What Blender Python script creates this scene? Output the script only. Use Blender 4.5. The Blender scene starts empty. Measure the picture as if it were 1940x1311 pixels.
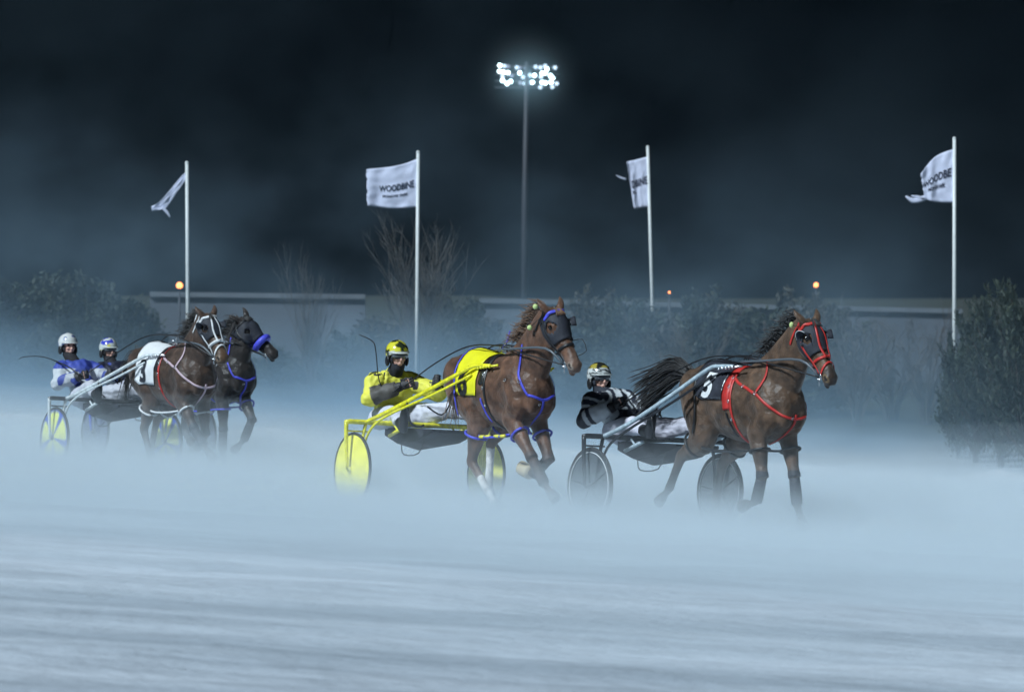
import bpy, bmesh, math, random
from math import sin, cos, pi, radians, sqrt, exp
from mathutils import Vector, Matrix, noise
from mathutils.bvhtree import BVHTree
S = bpy.context.scene
COL = S.collection
random.seed(7)
F = 8610.0            # focal length in photo pixels (160 mm lens)
CZ = 2.13             # camera height

# ---------------------------------------------------------------- camera
cam = bpy.data.cameras.new("camera"); camo = bpy.data.objects.new("camera", cam); COL.objects.link(camo)
camo.location = (0, 0, CZ); camo.rotation_euler = (radians(90), 0, 0)
cam.sensor_width = 36; cam.lens = 36*F/1940; cam.shift_y = -105.5/1940
cam.clip_start = 0.5; cam.clip_end = 3000
cam.dof.use_dof = True; cam.dof.focus_distance = 42.0; cam.dof.aperture_fstop = 4.5
S.camera = camo
# ---------------------------------------------------------------- night sky
W = bpy.data.worlds.new("World"); S.world = W; W.use_nodes = True
nt = W.node_tree; nt.nodes.clear()
wo = nt.nodes.new('ShaderNodeOutputWorld'); bg = nt.nodes.new('ShaderNodeBackground')
sk = nt.nodes.new('ShaderNodeTexSky'); sk.sky_type = 'NISHITA'; sk.sun_disc = False
sk.sun_elevation = radians(-4); sk.sun_rotation = radians(150); sk.air_density = 1.5
mx = nt.nodes.new('ShaderNodeMix'); mx.data_type = 'RGBA'; mx.inputs[0].default_value = 0.92
mx.inputs[7].default_value = (0.035, 0.075, 0.13, 1)
nt.links.new(sk.outputs[0], mx.inputs[6]); nt.links.new(mx.outputs[2], bg.inputs[0]); bg.inputs[1].default_value = 0.03
nt.links.new(bg.outputs[0], wo.inputs[0])
# ---------------------------------------------------------------- track floodlights behind the camera to the left (one distant key light)
sl = bpy.data.lights.new("floodlight_key", 'SUN'); slo = bpy.data.objects.new("floodlight_key", sl); COL.objects.link(slo)
sl.energy = 4.3; sl.angle = radians(5); sl.color = (0.80, 0.92, 1.0)
KEY = Vector((-0.62, -0.58, 0.82)).normalized()
slo.rotation_euler = KEY.to_track_quat('Z', 'Y').to_euler()
S.view_settings.view_transform = 'Standard'; S.view_settings.look = 'None'
S.view_settings.exposure = 0.0; S.view_settings.gamma = 1.0
cy = S.cycles
cy.use_denoising = True
try: cy.denoiser = 'OPENIMAGEDENOISE'
except Exception: pass
cy.max_bounces = 5; cy.volume_bounces = 2; cy.diffuse_bounces = 3; cy.glossy_bounces = 3
cy.transparent_max_bounces = 12; cy.volume_step_rate = 1.0; cy.volume_max_steps = 128
cy.use_adaptive_sampling = True; cy.adaptive_threshold = 0.03

# ---------------------------------------------------------------- helpers
def tag(o, label=None, cat=None, group=None, kind=None):
    if label: o['label'] = label
    if cat: o['category'] = cat
    if group: o['group'] = group
    if kind: o['kind'] = kind
    return o
def empty(name, loc=(0,0,0), rot=(0,0,0)):
    o = bpy.data.objects.new(name, None); COL.objects.link(o); o.location = loc; o.rotation_euler = rot
    o.empty_display_size = .2
    return o
def nodes(m): return m.node_tree.nodes, m.node_tree.links
def mat(name, col, rough=.6, metal=0, noise_amt=0, nscale=8, spec=.5, attr=None, sheen=0, bump=0, bscale=60, trans=None, coat=0):
    m = bpy.data.materials.new(name); m.use_nodes = True; N, L = nodes(m)
    b = N['Principled BSDF']; b.inputs['Roughness'].default_value = rough; b.inputs['Metallic'].default_value = metal
    b.inputs['Specular IOR Level'].default_value = spec; b.inputs['Sheen Weight'].default_value = sheen
    b.inputs['Coat Weight'].default_value = coat
    src = None
    if attr:
        a = N.new('ShaderNodeAttribute'); a.attribute_name = attr; src = a.outputs['Color']
    else:
        r = N.new('ShaderNodeRGB'); r.outputs[0].default_value = (*col, 1); src = r.outputs[0]
    tc = N.new('ShaderNodeTexCoord')
    if noise_amt:
        n = N.new('ShaderNodeTexNoise'); n.inputs['Scale'].default_value = nscale; n.inputs['Detail'].default_value = 6
        L.new(tc.outputs['Object'], n.inputs['Vector'])
        mr = N.new('ShaderNodeMapRange'); mr.inputs[1].default_value = .3; mr.inputs[2].default_value = .7
        mr.inputs[3].default_value = 1-noise_amt; mr.inputs[4].default_value = 1+noise_amt
        L.new(n.outputs[0], mr.inputs[0])
        v = N.new('ShaderNodeVectorMath'); v.operation = 'SCALE'; L.new(src, v.inputs[0]); L.new(mr.outputs[0], v.inputs['Scale'])
        src = v.outputs[0]
    L.new(src, b.inputs['Base Color'])
    if bump:
        n2 = N.new('ShaderNodeTexNoise'); n2.inputs['Scale'].default_value = bscale; n2.inputs['Detail'].default_value = 4
        L.new(tc.outputs['Object'], n2.inputs['Vector'])
        bp = N.new('ShaderNodeBump'); bp.inputs['Strength'].default_value = bump; bp.inputs['Distance'].default_value = .01
        L.new(n2.outputs[0], bp.inputs['Height']); L.new(bp.outputs[0], b.inputs['Normal'])
    if trans is not None: b.inputs['Alpha'].default_value = trans
    return m
def emis(name, col, strength):
    m = bpy.data.materials.new(name); m.use_nodes = True; N, L = nodes(m)
    b = N['Principled BSDF']; b.inputs['Base Color'].default_value = (.1, .1, .1, 1)
    b.inputs['Emission Color'].default_value = (*col, 1); b.inputs['Emission Strength'].default_value = strength
    return m
class MB:
    """collects geometry; build() links it as one mesh object"""
    def __init__(s): s.v = []; s.f = []
    def add(s, v, f):
        o = len(s.v); s.v += [Vector(p) for p in v]; s.f += [tuple(i+o for i in q) for q in f]
    def xf(s, M):
        s.v = [M @ p for p in s.v]; return s
    def build(s, name, m, parent=None, smooth=True, loc=None):
        me = bpy.data.meshes.new(name); me.from_pydata([tuple(p) for p in s.v], [], s.f); me.update()
        o = bpy.data.objects.new(name, me); COL.objects.link(o)
        if m: me.materials.append(m)
        if parent: o.parent = parent
        if loc is not None: o.location = loc
        if smooth: me.shade_smooth()
        return o
def catmull(P, m=4, closed=False):
    P = [Vector(p) for p in P]; n = len(P); out = []
    if m <= 1: return P
    rng = range(n if closed else n-1)
    for i in rng:
        if closed: a, b, c, d = P[(i-1) % n], P[i], P[(i+1) % n], P[(i+2) % n]
        else: a, b, c, d = P[max(i-1, 0)], P[i], P[i+1], P[min(i+2, n-1)]
        for k in range(m):
            t = k/m
            out.append(.5*((2*b)+(c-a)*t+(2*a-5*b+4*c-d)*t*t+(3*b-a-3*c+d)*t**3))
    if not closed: out.append(P[-1])
    return out
def lerp_list(A, m):
    if m <= 1: return list(A)
    out = []
    for i in range(len(A)-1):
        for k in range(m):
            t = k/m; t = t*t*(3-2*t)*.5+t*.5
            out.append(A[i]*(1-t)+A[i+1]*t)
    out.append(A[-1]); return out
def tube(mb, path, ra, rb=None, n=10, side=(0, 1, 0), m=1, cap=True, closed=False):
    """sweep an ellipse along path: ra = half size along side, rb = across"""
    P = catmull(path, m, closed)
    if not isinstance(ra, (list, tuple)): ra = [ra]*len(path)
    if rb is None: rb = ra
    if not isinstance(rb, (list, tuple)): rb = [rb]*len(path)
    if closed: ra = list(ra)+[ra[0]]; rb = list(rb)+[rb[0]]
    RA = lerp_list(ra, m); RB = lerp_list(rb, m)
    V = []; Fc = []; prev = Vector(side)
    k = len(P)
    for i, p in enumerate(P):
        if closed: t = P[(i+1) % k]-P[i-1]
        else: t = P[min(i+1, k-1)]-P[max(i-1, 0)]
        if t.length < 1e-9: t = Vector((0, 0, 1))
        t.normalize()
        s = Vector(side)-t*t.dot(Vector(side))
        if s.length < .15: s = prev-t*t.dot(prev)
        if s.length < .15: s = Vector((1, 0, 0))-t*t.x
        s.normalize(); prev = s; u = t.cross(s)
        for j in range(n):
            a = 2*pi*j/n
            V.append(p+s*(cos(a)*RA[i])+u*(sin(a)*RB[i]))
    for i in range(k if closed else k-1):
        i2 = (i+1) % k
        for j in range(n):
            Fc.append((i*n+j, i*n+(j+1) % n, i2*n+(j+1) % n, i2*n+j))
    if cap and not closed:
        Fc.append(tuple(reversed(range(n)))); Fc.append(tuple((k-1)*n+j for j in range(n)))
    mb.add(V, Fc)
def ball(mb, c, r, n=12, rx=None):
    """ellipsoid; r scalar or (x,y,z); rx optional 3x3 rotation"""
    if not isinstance(r, (tuple, list)): r = (r, r, r)
    V = []; Fc = []; c = Vector(c); h = n//2
    for i in range(1, h):
        b = pi*i/h
        for j in range(n):
            a = 2*pi*j/n; p = Vector((r[0]*sin(b)*cos(a), r[1]*sin(b)*sin(a), r[2]*cos(b)))
            V.append(c+(rx @ p if rx else p))
    for i in range(h-2):
        for j in range(n): Fc.append((i*n+j, (i+1)*n+j, (i+1)*n+(j+1) % n, i*n+(j+1) % n))
    t = Vector((0, 0, r[2])); V.append(c+(rx @ t if rx else t)); V.append(c-(rx @ t if rx else t))
    a, b = len(V)-2, len(V)-1
    for j in range(n):
        Fc.append((a, j, (j+1) % n)); Fc.append((b, (h-2)*n+(j+1) % n, (h-2)*n+j))
    mb.add(V, Fc)
def box(mb, lo, hi):
    x0, y0, z0 = lo; x1, y1, z1 = hi
    V = [(x0,y0,z0),(x1,y0,z0),(x1,y1,z0),(x0,y1,z0),(x0,y0,z1),(x1,y0,z1),(x1,y1,z1),(x0,y1,z1)]
    mb.add(V, [(0,3,2,1),(4,5,6,7),(0,1,5,4),(1,2,6,5),(2,3,7,6),(3,0,4,7)])
def fuse(mb, voxel=.012, it=5, name='tmp'):
    """voxel-union of closed shells -> one continuous surface (returns a Mesh)"""
    o = mb.build(name, None, smooth=False)
    r = o.modifiers.new('r', 'REMESH'); r.mode = 'VOXEL'; r.voxel_size = voxel
    if it:
        s = o.modifiers.new('s', 'SMOOTH'); s.factor = .5; s.iterations = it
    dg = bpy.context.evaluated_depsgraph_get(); dg.update()
    me = bpy.data.meshes.new_from_object(o.evaluated_get(dg), depsgraph=dg)
    old = o.data; bpy.data.objects.remove(o); bpy.data.meshes.remove(old)
    me.shade_smooth(); return me
def link(me, name, m, parent=None):
    me.name = name
    o = bpy.data.objects.new(name, me); COL.objects.link(o); me.materials.clear(); me.materials.append(m)
    if parent: o.parent = parent
    return o
def bvh_of(me):
    return BVHTree.FromPolygons([v.co.copy() for v in me.vertices], [tuple(p.vertices) for p in me.polygons])
def paint(me, fn, name='coat'):
    a = me.color_attributes.new(name, 'FLOAT_COLOR', 'POINT')
    buf = []
    for v in me.vertices: buf.extend((*fn(v.co, v.normal), 1.0))
    a.data.foreach_set('color', buf)
def strap(bv, pts, w=.02, m=6, off=.007, closed=False, th=.004, mb=None, snap=True):
    """flat ribbon lying on a surface"""
    P = catmull(pts, m, closed); Q = []; Nn = []
    for p in P:
        if snap:
            h, n, i, d = bv.find_nearest(p)
            if (p-h).dot(n) < 0 and d > .25: pass
            Q.append(h+n*off); Nn.append(n)
        else: Q.append(p); Nn.append(Vector((0, -1, 0)))
    k = len(Q)
    for _ in range(2):
        Q2 = list(Q); N2 = list(Nn)
        for i in range(k):
            if closed or 0 < i < k-1:
                Q2[i] = Q[i]*.5+(Q[i-1]+Q[(i+1) % k])*.25; N2[i] = (Nn[i]*2+Nn[i-1]+Nn[(i+1) % k]).normalized()
        Q, Nn = Q2, N2
    V = []; Fc = []
    for i in range(k):
        t = (Q[(i+1) % k]-Q[i-1]) if closed else (Q[min(i+1, k-1)]-Q[max(i-1, 0)])
        t.normalize(); s = t.cross(Nn[i]); s.normalize()
        for a, b in ((-1, 0), (1, 0), (1, 1), (-1, 1)):
            V.append(Q[i]+s*(a*w/2)+Nn[i]*(b*th))
    for i in range(k if closed else k-1):
        j = (i+1) % k
        for q in range(4): Fc.append((i*4+q, i*4+(q+1) % 4, j*4+(q+1) % 4, j*4+q))
    if not closed: Fc.append((3, 2, 1, 0)); Fc.append(tuple((k-1)*4+q for q in range(4)))
    mb = mb or MB(); mb.add(V, Fc); return mb
def ring_pts(bv, c, nrm, angs, side=(0, 1, 0)):
    """points where rays from c in the plane normal to nrm leave the body; angle 0 = side, 90 = up"""
    nrm = Vector(nrm).normalized(); s = Vector(side); s = (s-nrm*s.dot(nrm)).normalized(); u = s.cross(nrm)
    if u.z < 0: u = -u
    out = []
    for a in angs:
        a = radians(a); d = s*cos(a)+u*sin(a)
        h, n, i, dist = bv.ray_cast(Vector(c), d)
        if h is not None: out.append(h)
    return out
def text_mesh(txt, size=1.0, sub=1, bold=0.0):
    cu = bpy.data.curves.new('t', 'FONT'); cu.body = txt; cu.size = size; cu.align_x = 'CENTER'; cu.align_y = 'CENTER'
    cu.resolution_u = 3; cu.offset = bold
    o = bpy.data.objects.new('t', cu); COL.objects.link(o)
    dg = bpy.context.evaluated_depsgraph_get(); dg.update()
    me = bpy.data.meshes.new_from_object(o.evaluated_get(dg)); bpy.data.objects.remove(o); bpy.data.curves.remove(cu)
    bm = bmesh.new(); bm.from_mesh(me); bmesh.ops.triangulate(bm, faces=bm.faces)
    for _ in range(sub):
        bmesh.ops.subdivide_edges(bm, edges=bm.edges, cuts=1, use_grid_fill=True)
    V = [tuple(v.co) for v in bm.verts]; Fc = [tuple(v.index for v in f.verts) for f in bm.faces]
    bm.verts.index_update(); bm.free(); bpy.data.meshes.remove(me)
    return V, Fc
def PX(u, v, d): return Vector(((u-970)*d/F, d, CZ+(550-v)*d/F))
def clamp(x, a, b): return max(a, min(b, x))
def ground_z(x, y):   # banked track
    return -.016-.06*(clamp(x, -9, 6)-.717)-.03*(clamp(y, 36, 51)-42.2)

# ---------------------------------------------------------------- ground: one snow sheet, banked in the turn
def snow_mat():
    m = bpy.data.materials.new("packed_snow"); m.use_nodes = True; N, L = nodes(m); b = N['Principled BSDF']
    b.inputs['Roughness'].default_value = .7; b.inputs['Specular IOR Level'].default_value = .2
    tc = N.new('ShaderNodeTexCoord')
    mp = N.new('ShaderNodeMapping'); mp.inputs['Rotation'].default_value = (0, 0, radians(60)); mp.inputs['Scale'].default_value = (.05, .50, 1)
    L.new(tc.outputs['Object'], mp.inputs[0])
    n = N.new('ShaderNodeTexNoise'); n.inputs['Scale'].default_value = 1.1; n.inputs['Detail'].default_value = 5; n.inputs['Roughness'].default_value = .6
    L.new(mp.outputs[0], n.inputs['Vector'])
    r = N.new('ShaderNodeValToRGB'); e = r.color_ramp.elements
    e[0].position = .36; e[0].color = (.36, .42, .49, 1); e[1].position = .60; e[1].color = (.64, .71, .80, 1)
    L.new(n.outputs[0], r.inputs[0])
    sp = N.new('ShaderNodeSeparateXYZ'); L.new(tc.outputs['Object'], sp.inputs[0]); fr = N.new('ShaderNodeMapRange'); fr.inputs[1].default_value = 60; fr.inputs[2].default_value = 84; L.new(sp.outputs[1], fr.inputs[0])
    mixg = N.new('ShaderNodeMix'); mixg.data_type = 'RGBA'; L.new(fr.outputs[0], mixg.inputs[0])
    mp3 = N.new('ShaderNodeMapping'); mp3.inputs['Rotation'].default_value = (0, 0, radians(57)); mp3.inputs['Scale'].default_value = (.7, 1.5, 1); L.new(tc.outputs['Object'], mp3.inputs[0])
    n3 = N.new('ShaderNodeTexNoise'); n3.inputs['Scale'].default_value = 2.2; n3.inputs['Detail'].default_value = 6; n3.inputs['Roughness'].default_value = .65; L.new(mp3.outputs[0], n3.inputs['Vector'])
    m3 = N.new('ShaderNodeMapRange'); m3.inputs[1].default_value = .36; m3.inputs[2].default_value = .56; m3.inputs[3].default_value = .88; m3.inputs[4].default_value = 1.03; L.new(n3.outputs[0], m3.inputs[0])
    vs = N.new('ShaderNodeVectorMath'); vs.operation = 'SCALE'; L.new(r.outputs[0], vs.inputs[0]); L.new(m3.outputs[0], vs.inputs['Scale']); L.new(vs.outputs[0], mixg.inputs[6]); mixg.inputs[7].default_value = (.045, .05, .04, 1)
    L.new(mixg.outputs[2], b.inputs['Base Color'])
    n2 = N.new('ShaderNodeTexNoise'); n2.inputs['Scale'].default_value = 5; n2.inputs['Detail'].default_value = 5
    L.new(tc.outputs['Object'], n2.inputs['Vector'])
    ad = N.new('ShaderNodeMath'); ad.operation = 'ADD'; L.new(n.outputs[0], ad.inputs[0]); L.new(n2.outputs[0], ad.inputs[1])
    bp = N.new('ShaderNodeBump'); bp.inputs['Strength'].default_value = .5; bp.inputs['Distance'].default_value = .06
    L.new(ad.outputs[0], bp.inputs['Height']); L.new(bp.outputs[0], b.inputs['Normal'])
    return m
def grid_axis(dense, lo, hi, far):
    a = [lo-far*(q/6)**2 for q in range(6, 0, -1)]
    k = int((hi-lo)/dense)
    return a+[lo+(hi-lo)*i/k for i in range(k+1)]+[hi+far*(q/6)**2 for q in range(1, 7)]
g = MB(); gx = grid_axis(.5, -16, 16, 700); gy = grid_axis(.5, 10, 70, 1400)
gy = [y for y in gy if y > -120]
for y in gy:
    for x in gx:
        z = ground_z(x, y)
        if 10 <= y <= 75: z += .035*noise.noise(Vector((x*.35+y*.25, y*.6-x*.4, 0)))+.012*noise.noise(Vector((x*1.7, y*1.7, 3)))
        g.v.append(Vector((x, y, z)))
nx = len(gx)
g.f = [(j*nx+i, j*nx+i+1, (j+1)*nx+i+1, (j+1)*nx+i) for j in range(len(gy)-1) for i in range(nx-1)]
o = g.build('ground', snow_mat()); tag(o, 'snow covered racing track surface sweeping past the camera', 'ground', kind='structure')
# ---------------------------------------------------------------- shared materials
M_eye = mat('eye_black', (.008, .006, .005), .12, spec=.8)
M_black = mat('black_leather', (.016, .017, .020), .42, noise_amt=.3, nscale=30)
M_dark = mat('dark_cloth', (.022, .026, .038), .7, noise_amt=.25, nscale=20, bump=.3)
M_red = mat('red_strap', (.52, .035, .03), .45, noise_amt=.15, nscale=30)
M_blue = mat('blue_strap', (.075, .085, .62), .45, noise_amt=.15, nscale=30)
M_white = mat('white_strap', (.72, .74, .76), .5, noise_amt=.12, nscale=30)
M_pink = mat('pale_pink_strap', (.55, .42, .48), .5, noise_amt=.1, nscale=30)
M_steel = mat('bright_steel', (.75, .76, .78), .22, metal=1)
M_plug = mat('pale_green_ball', (.55, .68, .28), .8, noise_amt=.2, nscale=60)
M_greyrod = mat('grey_rod', (.10, .12, .14), .35)
M_coat = {}
def coat_mat(k):
    m = mat('horse_coat_'+k, (0, 0, 0), .47, noise_amt=.6, nscale=9, attr='coat', sheen=.15, bump=.8, bscale=34, spec=.4)
    return m
M_hair = {}
LM = {}
# ---------------------------------------------------------------- horse
def head_matrix(poll, muz, roll=0):
    X = (Vector(muz)-Vector(poll)).normalized(); Y = Vector((0, 1, 0)); Y = (Y-X*X.dot(Y)).normalized(); Z = X.cross(Y)
    M = Matrix((X, Y, Z)).transposed().to_4x4(); M.translation = Vector(poll)
    return M @ Matrix.Rotation(roll, 4, 'X')
def leg_paths(L, front):
    P = [Vector(p) for p in L]
    a, b = P[-2], P[-1]; d = (b-a).normalized()
    return P, a, b, d
def make_horse(key, name, label, org, th, poll, muz, legs, coat, low, group, sock=None, mane_c=(.02,.014,.01), tail=None, muzz=(.2,.14,.09), ringc=(.3,.2,.1), hroll=0):
    root = empty(name, org, (0, 0, th-pi/2)); tag(root, label, 'horse', group)
    mb = MB()
    rings = [(-.89,1.22,.05,.04),(-.86,1.24,.12,.11),(-.78,1.23,.21,.20),(-.65,1.22,.30,.26),(-.50,1.22,.335,.275),(-.32,1.205,.325,.262),
             (-.08,1.165,.335,.278),(.14,1.155,.355,.268),(.28,1.175,.365,.245),(.42,1.165,.325,.225),(.54,1.15,.26,.195),(.63,1.13,.18,.14),(.68,1.12,.09,.08)]
    tube(mb, [(x, 0, z) for x, z, h, w in rings], [r[3] for r in rings], [r[2] for r in rings], n=22, m=3)
    poll = Vector(poll); muz = Vector(muz)
    b0 = Vector((.26, 0, 1.27)); c1 = Vector((.47, 0, 1.42))*.75+poll*.25; c2 = Vector((.58, 0, 1.58))*.35+poll*.65-Vector((.03, 0, .04))
    tube(mb, [b0, Vector((.40, 0, 1.37)), c1, c2, poll+Vector((-.02, 0, -.02))], [.17,.150,.122,.098,.082], [.31,.285,.245,.185,.13], n=18, m=3)
    # crest / jugular fullness
    HM = head_matrix(poll, muz, hroll)
    hd = MB(); Lh = (muz-poll).length; k = Lh/.60
    hr = [(-.05,-.03,.06,.05),(.02,-.035,.105,.078),(.10,-.05,.135,.098),(.17,-.06,.142,.100),(.25,-.055,.128,.086),(.34,-.035,.092,.066),
          (.43,-.02,.074,.056),(.51,-.018,.070,.058),(.58,-.022,.064,.060),(.62,-.025,.046,.050),(.642,-.03,.024,.030)]
    tube(hd, [(x*k, 0, z) for x, z, h, w in hr], [r[3]*1.14 for r in hr], [r[2]*1.04 for r in hr], n=16, m=3)
    for s in (-1, 1):
        ball(hd, (.155*k, s*.078, .022), (.045, .026, .032))          # brow
        ball(hd, (.20*k, s*.058, -.10), (.085, .035, .07))            # cheek
        ball(hd, (.575*k, s*.042, .005), (.040, .026, .032))          # nostril wing
        tube(hd, [(.28*k, s*.06, -.0), (.40*k, s*.045, .012)], .018, n=6)   # cheek ridge
        tube(hd, [(.01, s*.060, .02), (-.04, s*.090, .025), (-.09, s*.118, .022), (-.145, s*.125, .022)], [.034,.040,.030,.006], [.026,.028,.022,.006], n=8, m=2)
    ball(hd, (.60*k, 0, -.085), (.045, .035, .022))                   # lower lip
    hd.xf(HM); mb.add(hd.v, hd.f)
    LM[key] = HM
    for s, nm in ((-1, 'FR'), (1, 'FL')):
        P, a, b, d = leg_paths(legs[nm], True); e, kn, f, h = P
        tube(mb, [(.20, s*.10, 1.38), (.40, s*.13, 1.20), (.46, s*.135, 1.06), e+Vector((.0, 0, .02))], [.09,.115,.11,.085], [.12,.17,.15,.11], n=12, m=2)
        mid = e.lerp(kn, .45); mid2 = e.lerp(kn, .8)
        tube(mb, [e+Vector((0, -s*.02, .10)), e, mid, mid2, kn, kn.lerp(f, .2), kn.lerp(f, .55), kn.lerp(f, .85), f], [.092,.088,.070,.052,.052,.040,.034,.036,.043], [.13,.115,.082,.058,.058,.046,.040,.042,.049], n=12, m=2)
        ball(mb, kn, (.048, .045, .052))
        tube(mb, [f, f.lerp(h, .5), f.lerp(h, .72), h+d*.045], [.034,.029,.046,.056], [.036,.031,.050,.060], n=12, m=2)
    for s, nm in ((-1, 'HR'), (1, 'HL')):
        P, a, b, d = leg_paths(legs[nm], False); hp, st, hk, f, h = P
        tube(mb, [Vector((-.60, s*.12, 1.34)), hp+Vector((-.03, 0, -.02)), st+Vector((0.0, 0, 0.02)), st.lerp(hk, .28), st.lerp(hk, .6), st.lerp(hk, .85), hk],
             [.12,.14,.118,.095,.066,.046,.046], [.20,.235,.17,.13,.088,.062,.064], n=14, m=2)
        ball(mb, hk+(hk-f).normalized()*.02+(hk-st).normalized()*.015, (.05, .036, .05))
        tube(mb, [hk, hk.lerp(f, .25), hk.lerp(f, .6), hk.lerp(f, .88), f], [.046,.038,.035,.038,.044], [.060,.048,.042,.044,.050], n=12, m=2)
        tube(mb, [f, f.lerp(h, .5), f.lerp(h, .72), h+d*.045], [.034,.029,.045,.054], [.036,.031,.048,.058], n=12, m=2)
    # muscle masses
    for s in (-1, 1):
        ball(mb, (-.58, s*.155, 1.28), (.25, .115, .20)); ball(mb, (.34, s*.135, 1.17), (.19, .095, .23)); ball(mb, (.60, s*.075, 1.10), (.09, .075, .14))
    me = fuse(mb, .0115, 5)
    N_ = [v.normal.copy() for v in me.vertices]
    for v, n in zip(me.vertices, N_):
        p = v.co; w_ = clamp((p.z-.6)*4, 0, 1)*clamp((1.75-p.z)*4, 0, 1)
        if w_ > 0: v.co = p+n*w_*(.011*noise.noise(Vector((p.x*7, p.y*5, p.z*4)))+.005*noise.noise(p*15)-.004*abs(noise.noise(Vector((p.x*11+p.z*7, p.y*9, p.z*5)))))
    inv = HM.inverted()
    lowlegs = []
    for nm in ('FR', 'FL', 'HR', 'HL'):
        P = [Vector(p) for p in legs[nm]]; q = P[-3:]; lowlegs.append((nm, q, (q[2]-q[1]).normalized()))
    cb = Vector(coat); lw = Vector(low)
    def dseg(p, a, b):
        ab = b-a; t = clamp((p-a).dot(ab)/ab.length_squared, 0, 1); return (p-(a+ab*t)).length, t
    def col(p, n):
        c = cb.copy()
        c *= .93+.34*noise.noise(p*3.1)+.34*noise.noise(p*11)
        c = c.lerp(c*Vector((1.25, 1.2, 1.15)), clamp(.5+noise.noise(p*1.6+Vector((5, 2, 1)))*1.5, 0, 1))
        q = inv @ p
        if q.x > .2*k and abs(q.y) < .12 and abs(q.z+.02) < .13 and q.x < .7:
            t = clamp((q.x/k-.44)/.10, 0, 1); c = c.lerp(Vector(muzz), t*.8)
            for s in (-1, 1):
                dq = q-Vector((.580*k, s*.064, .0)); dn = sqrt((dq.x*.75+dq.z*.35)**2+(dq.z*1.25-dq.x*.3)**2+(dq.y*.7)**2)
                if dn < .022: c = Vector((.01, .008, .008))
                elif dn < .040: c = c.lerp(Vector(ringc), .55*clamp((.040-dn)/.012, 0, 1))
        if p.z < .95 and (p.x < 1.2):
            for nm, (a, b, h), d in lowlegs:
                d1, t1 = dseg(p, a, b); d2, t2 = dseg(p, b, h+d*.05)
                if min(d1, d2) < .075:
                    f = 1 if d2 < d1 else clamp(t1*1.8+.1, 0, 1)
                    tgt = lw
                    if sock and nm in sock: tgt = Vector((.62, .60, .58)) if (d2 < d1 and t2 < .6) or (d1 <= d2 and t1 > sock[nm]) else c; f = 1
                    c = c.lerp(tgt, f)
                    if d2 <= d1 and t2 > .6: c = Vector((.05, .045, .04))
        return (max(c.x, .002), max(c.y, .002), max(c.z, .002))
    paint(me, col)
    M_coat[key] = M_coat.get(key) or coat_mat(key)
    bo = link(me, 'body', M_coat[key], root); bv = bvh_of(me)
    # eyes
    for s in (-1, 1):
        e = MB(); ball(e, HM @ Vector((.16*k, s*.104, .012)), .021, n=12); e.build('eye', M_eye, root)
    # mane
    M_hair[key] = mat('hair_'+key, mane_c, .5, noise_amt=.4, nscale=20, sheen=.3)
    hb = MB(); rnd = random.Random(hash(key) % 99 if False else ord(key[0]))
    for i in range(170):
        t = rnd.random()*.92; base = Vector((.30, 0, 1.55)).lerp(poll+Vector((-.05, 0, .06)), t)
        h, n, _, dd = bv.ray_cast(base+Vector((-.36, rnd.uniform(-.02, .02), .48)), Vector((.6, 0, -.8)))
        if h is None: continue
        p0 = h-n*.004
        if p0.z > poll.z+.07: continue
        ln = rnd.uniform(.12, .24); sw = rnd.uniform(-.35, .2)
        back = Vector((-1.0, sw-.15, rnd.uniform(-.1, .45))).normalized()
        P = [p0, p0+n*.03+back*ln*.35, p0+back*ln*.7+Vector((0, rnd.uniform(-.02, .02), rnd.uniform(-.02, .03))), p0+back*ln+Vector((0, rnd.uniform(-.04, .04), rnd.uniform(-.05, .03)))]
        tube(hb, P, [.004,.006,.004,.001], n=3, m=2)
    hb.build('mane', M_hair[key], root); hb = MB()
    for i in range(14):   # forelock
        y = rnd.uniform(-.03, .03); p0 = HM @ Vector((-.04, y, .03))
        P = [HM @ Vector((x_, y*q_, z_+.004)) for x_, q_, z_ in ((.0, 1, .075), (.04, 1.3, .088), (.09, 2, .095))]; tube(hb, P, [.006,.006,.002], n=4, m=2)
    hb.build('forelock', M_hair[key], root)
    # tail
    tb = MB(); tp = [Vector(p) for p in (tail or [(-.86,0,1.36),(-1.0,0,1.36),(-1.12,0,1.15),(-1.15,0,.85)])]
    big = len(tp) > 4; ctr = catmull(tp, 3); nc = len(ctr)
    for cl in range(26 if big else 12):
        ca = rnd.uniform(0, 2*pi); cr = sqrt(rnd.random()); ph = rnd.uniform(0, 6.28); lc = rnd.uniform(.55, 1.1); wv = rnd.uniform(.01, .035)
        for st in range(13 if big else 8):
            jx, jz, jp = rnd.gauss(0, .012), rnd.gauss(0, .014), rnd.uniform(-.5, .5); P = []; last = max(4, int((nc-1)*min(lc*rnd.uniform(.85, 1.05), 1)))
            for j in range(last+1):
                f = j/(nc-1); w = .02+.15*f**.75*cr
                P.append(ctr[j]+Vector((0, cos(ca)*w*.8+sin(f*9+ph+jp)*wv*f*1.5+jx*(1+2*f), sin(ca)*w+cos(f*8+ph+jp)*wv*f*1.6+jz*(1+3*f)-(.04*f*f*cr if big else 0))))
            tube(tb, P, [.0048]*(len(P)-2)+[.003, .0006], n=3, m=1)
    tube(tb, [tp[0]+Vector((.06, 0, 0)), tp[0], tp[0].lerp(tp[1], .6)], [.035,.032,.02], n=8, m=2)
    tb.build('tail', M_hair[key], root)
    return root, bv, HM, k
def hbox(root, name, m, fn):
    mb = MB(); fn(mb); return mb.build(name, m, root)
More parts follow.
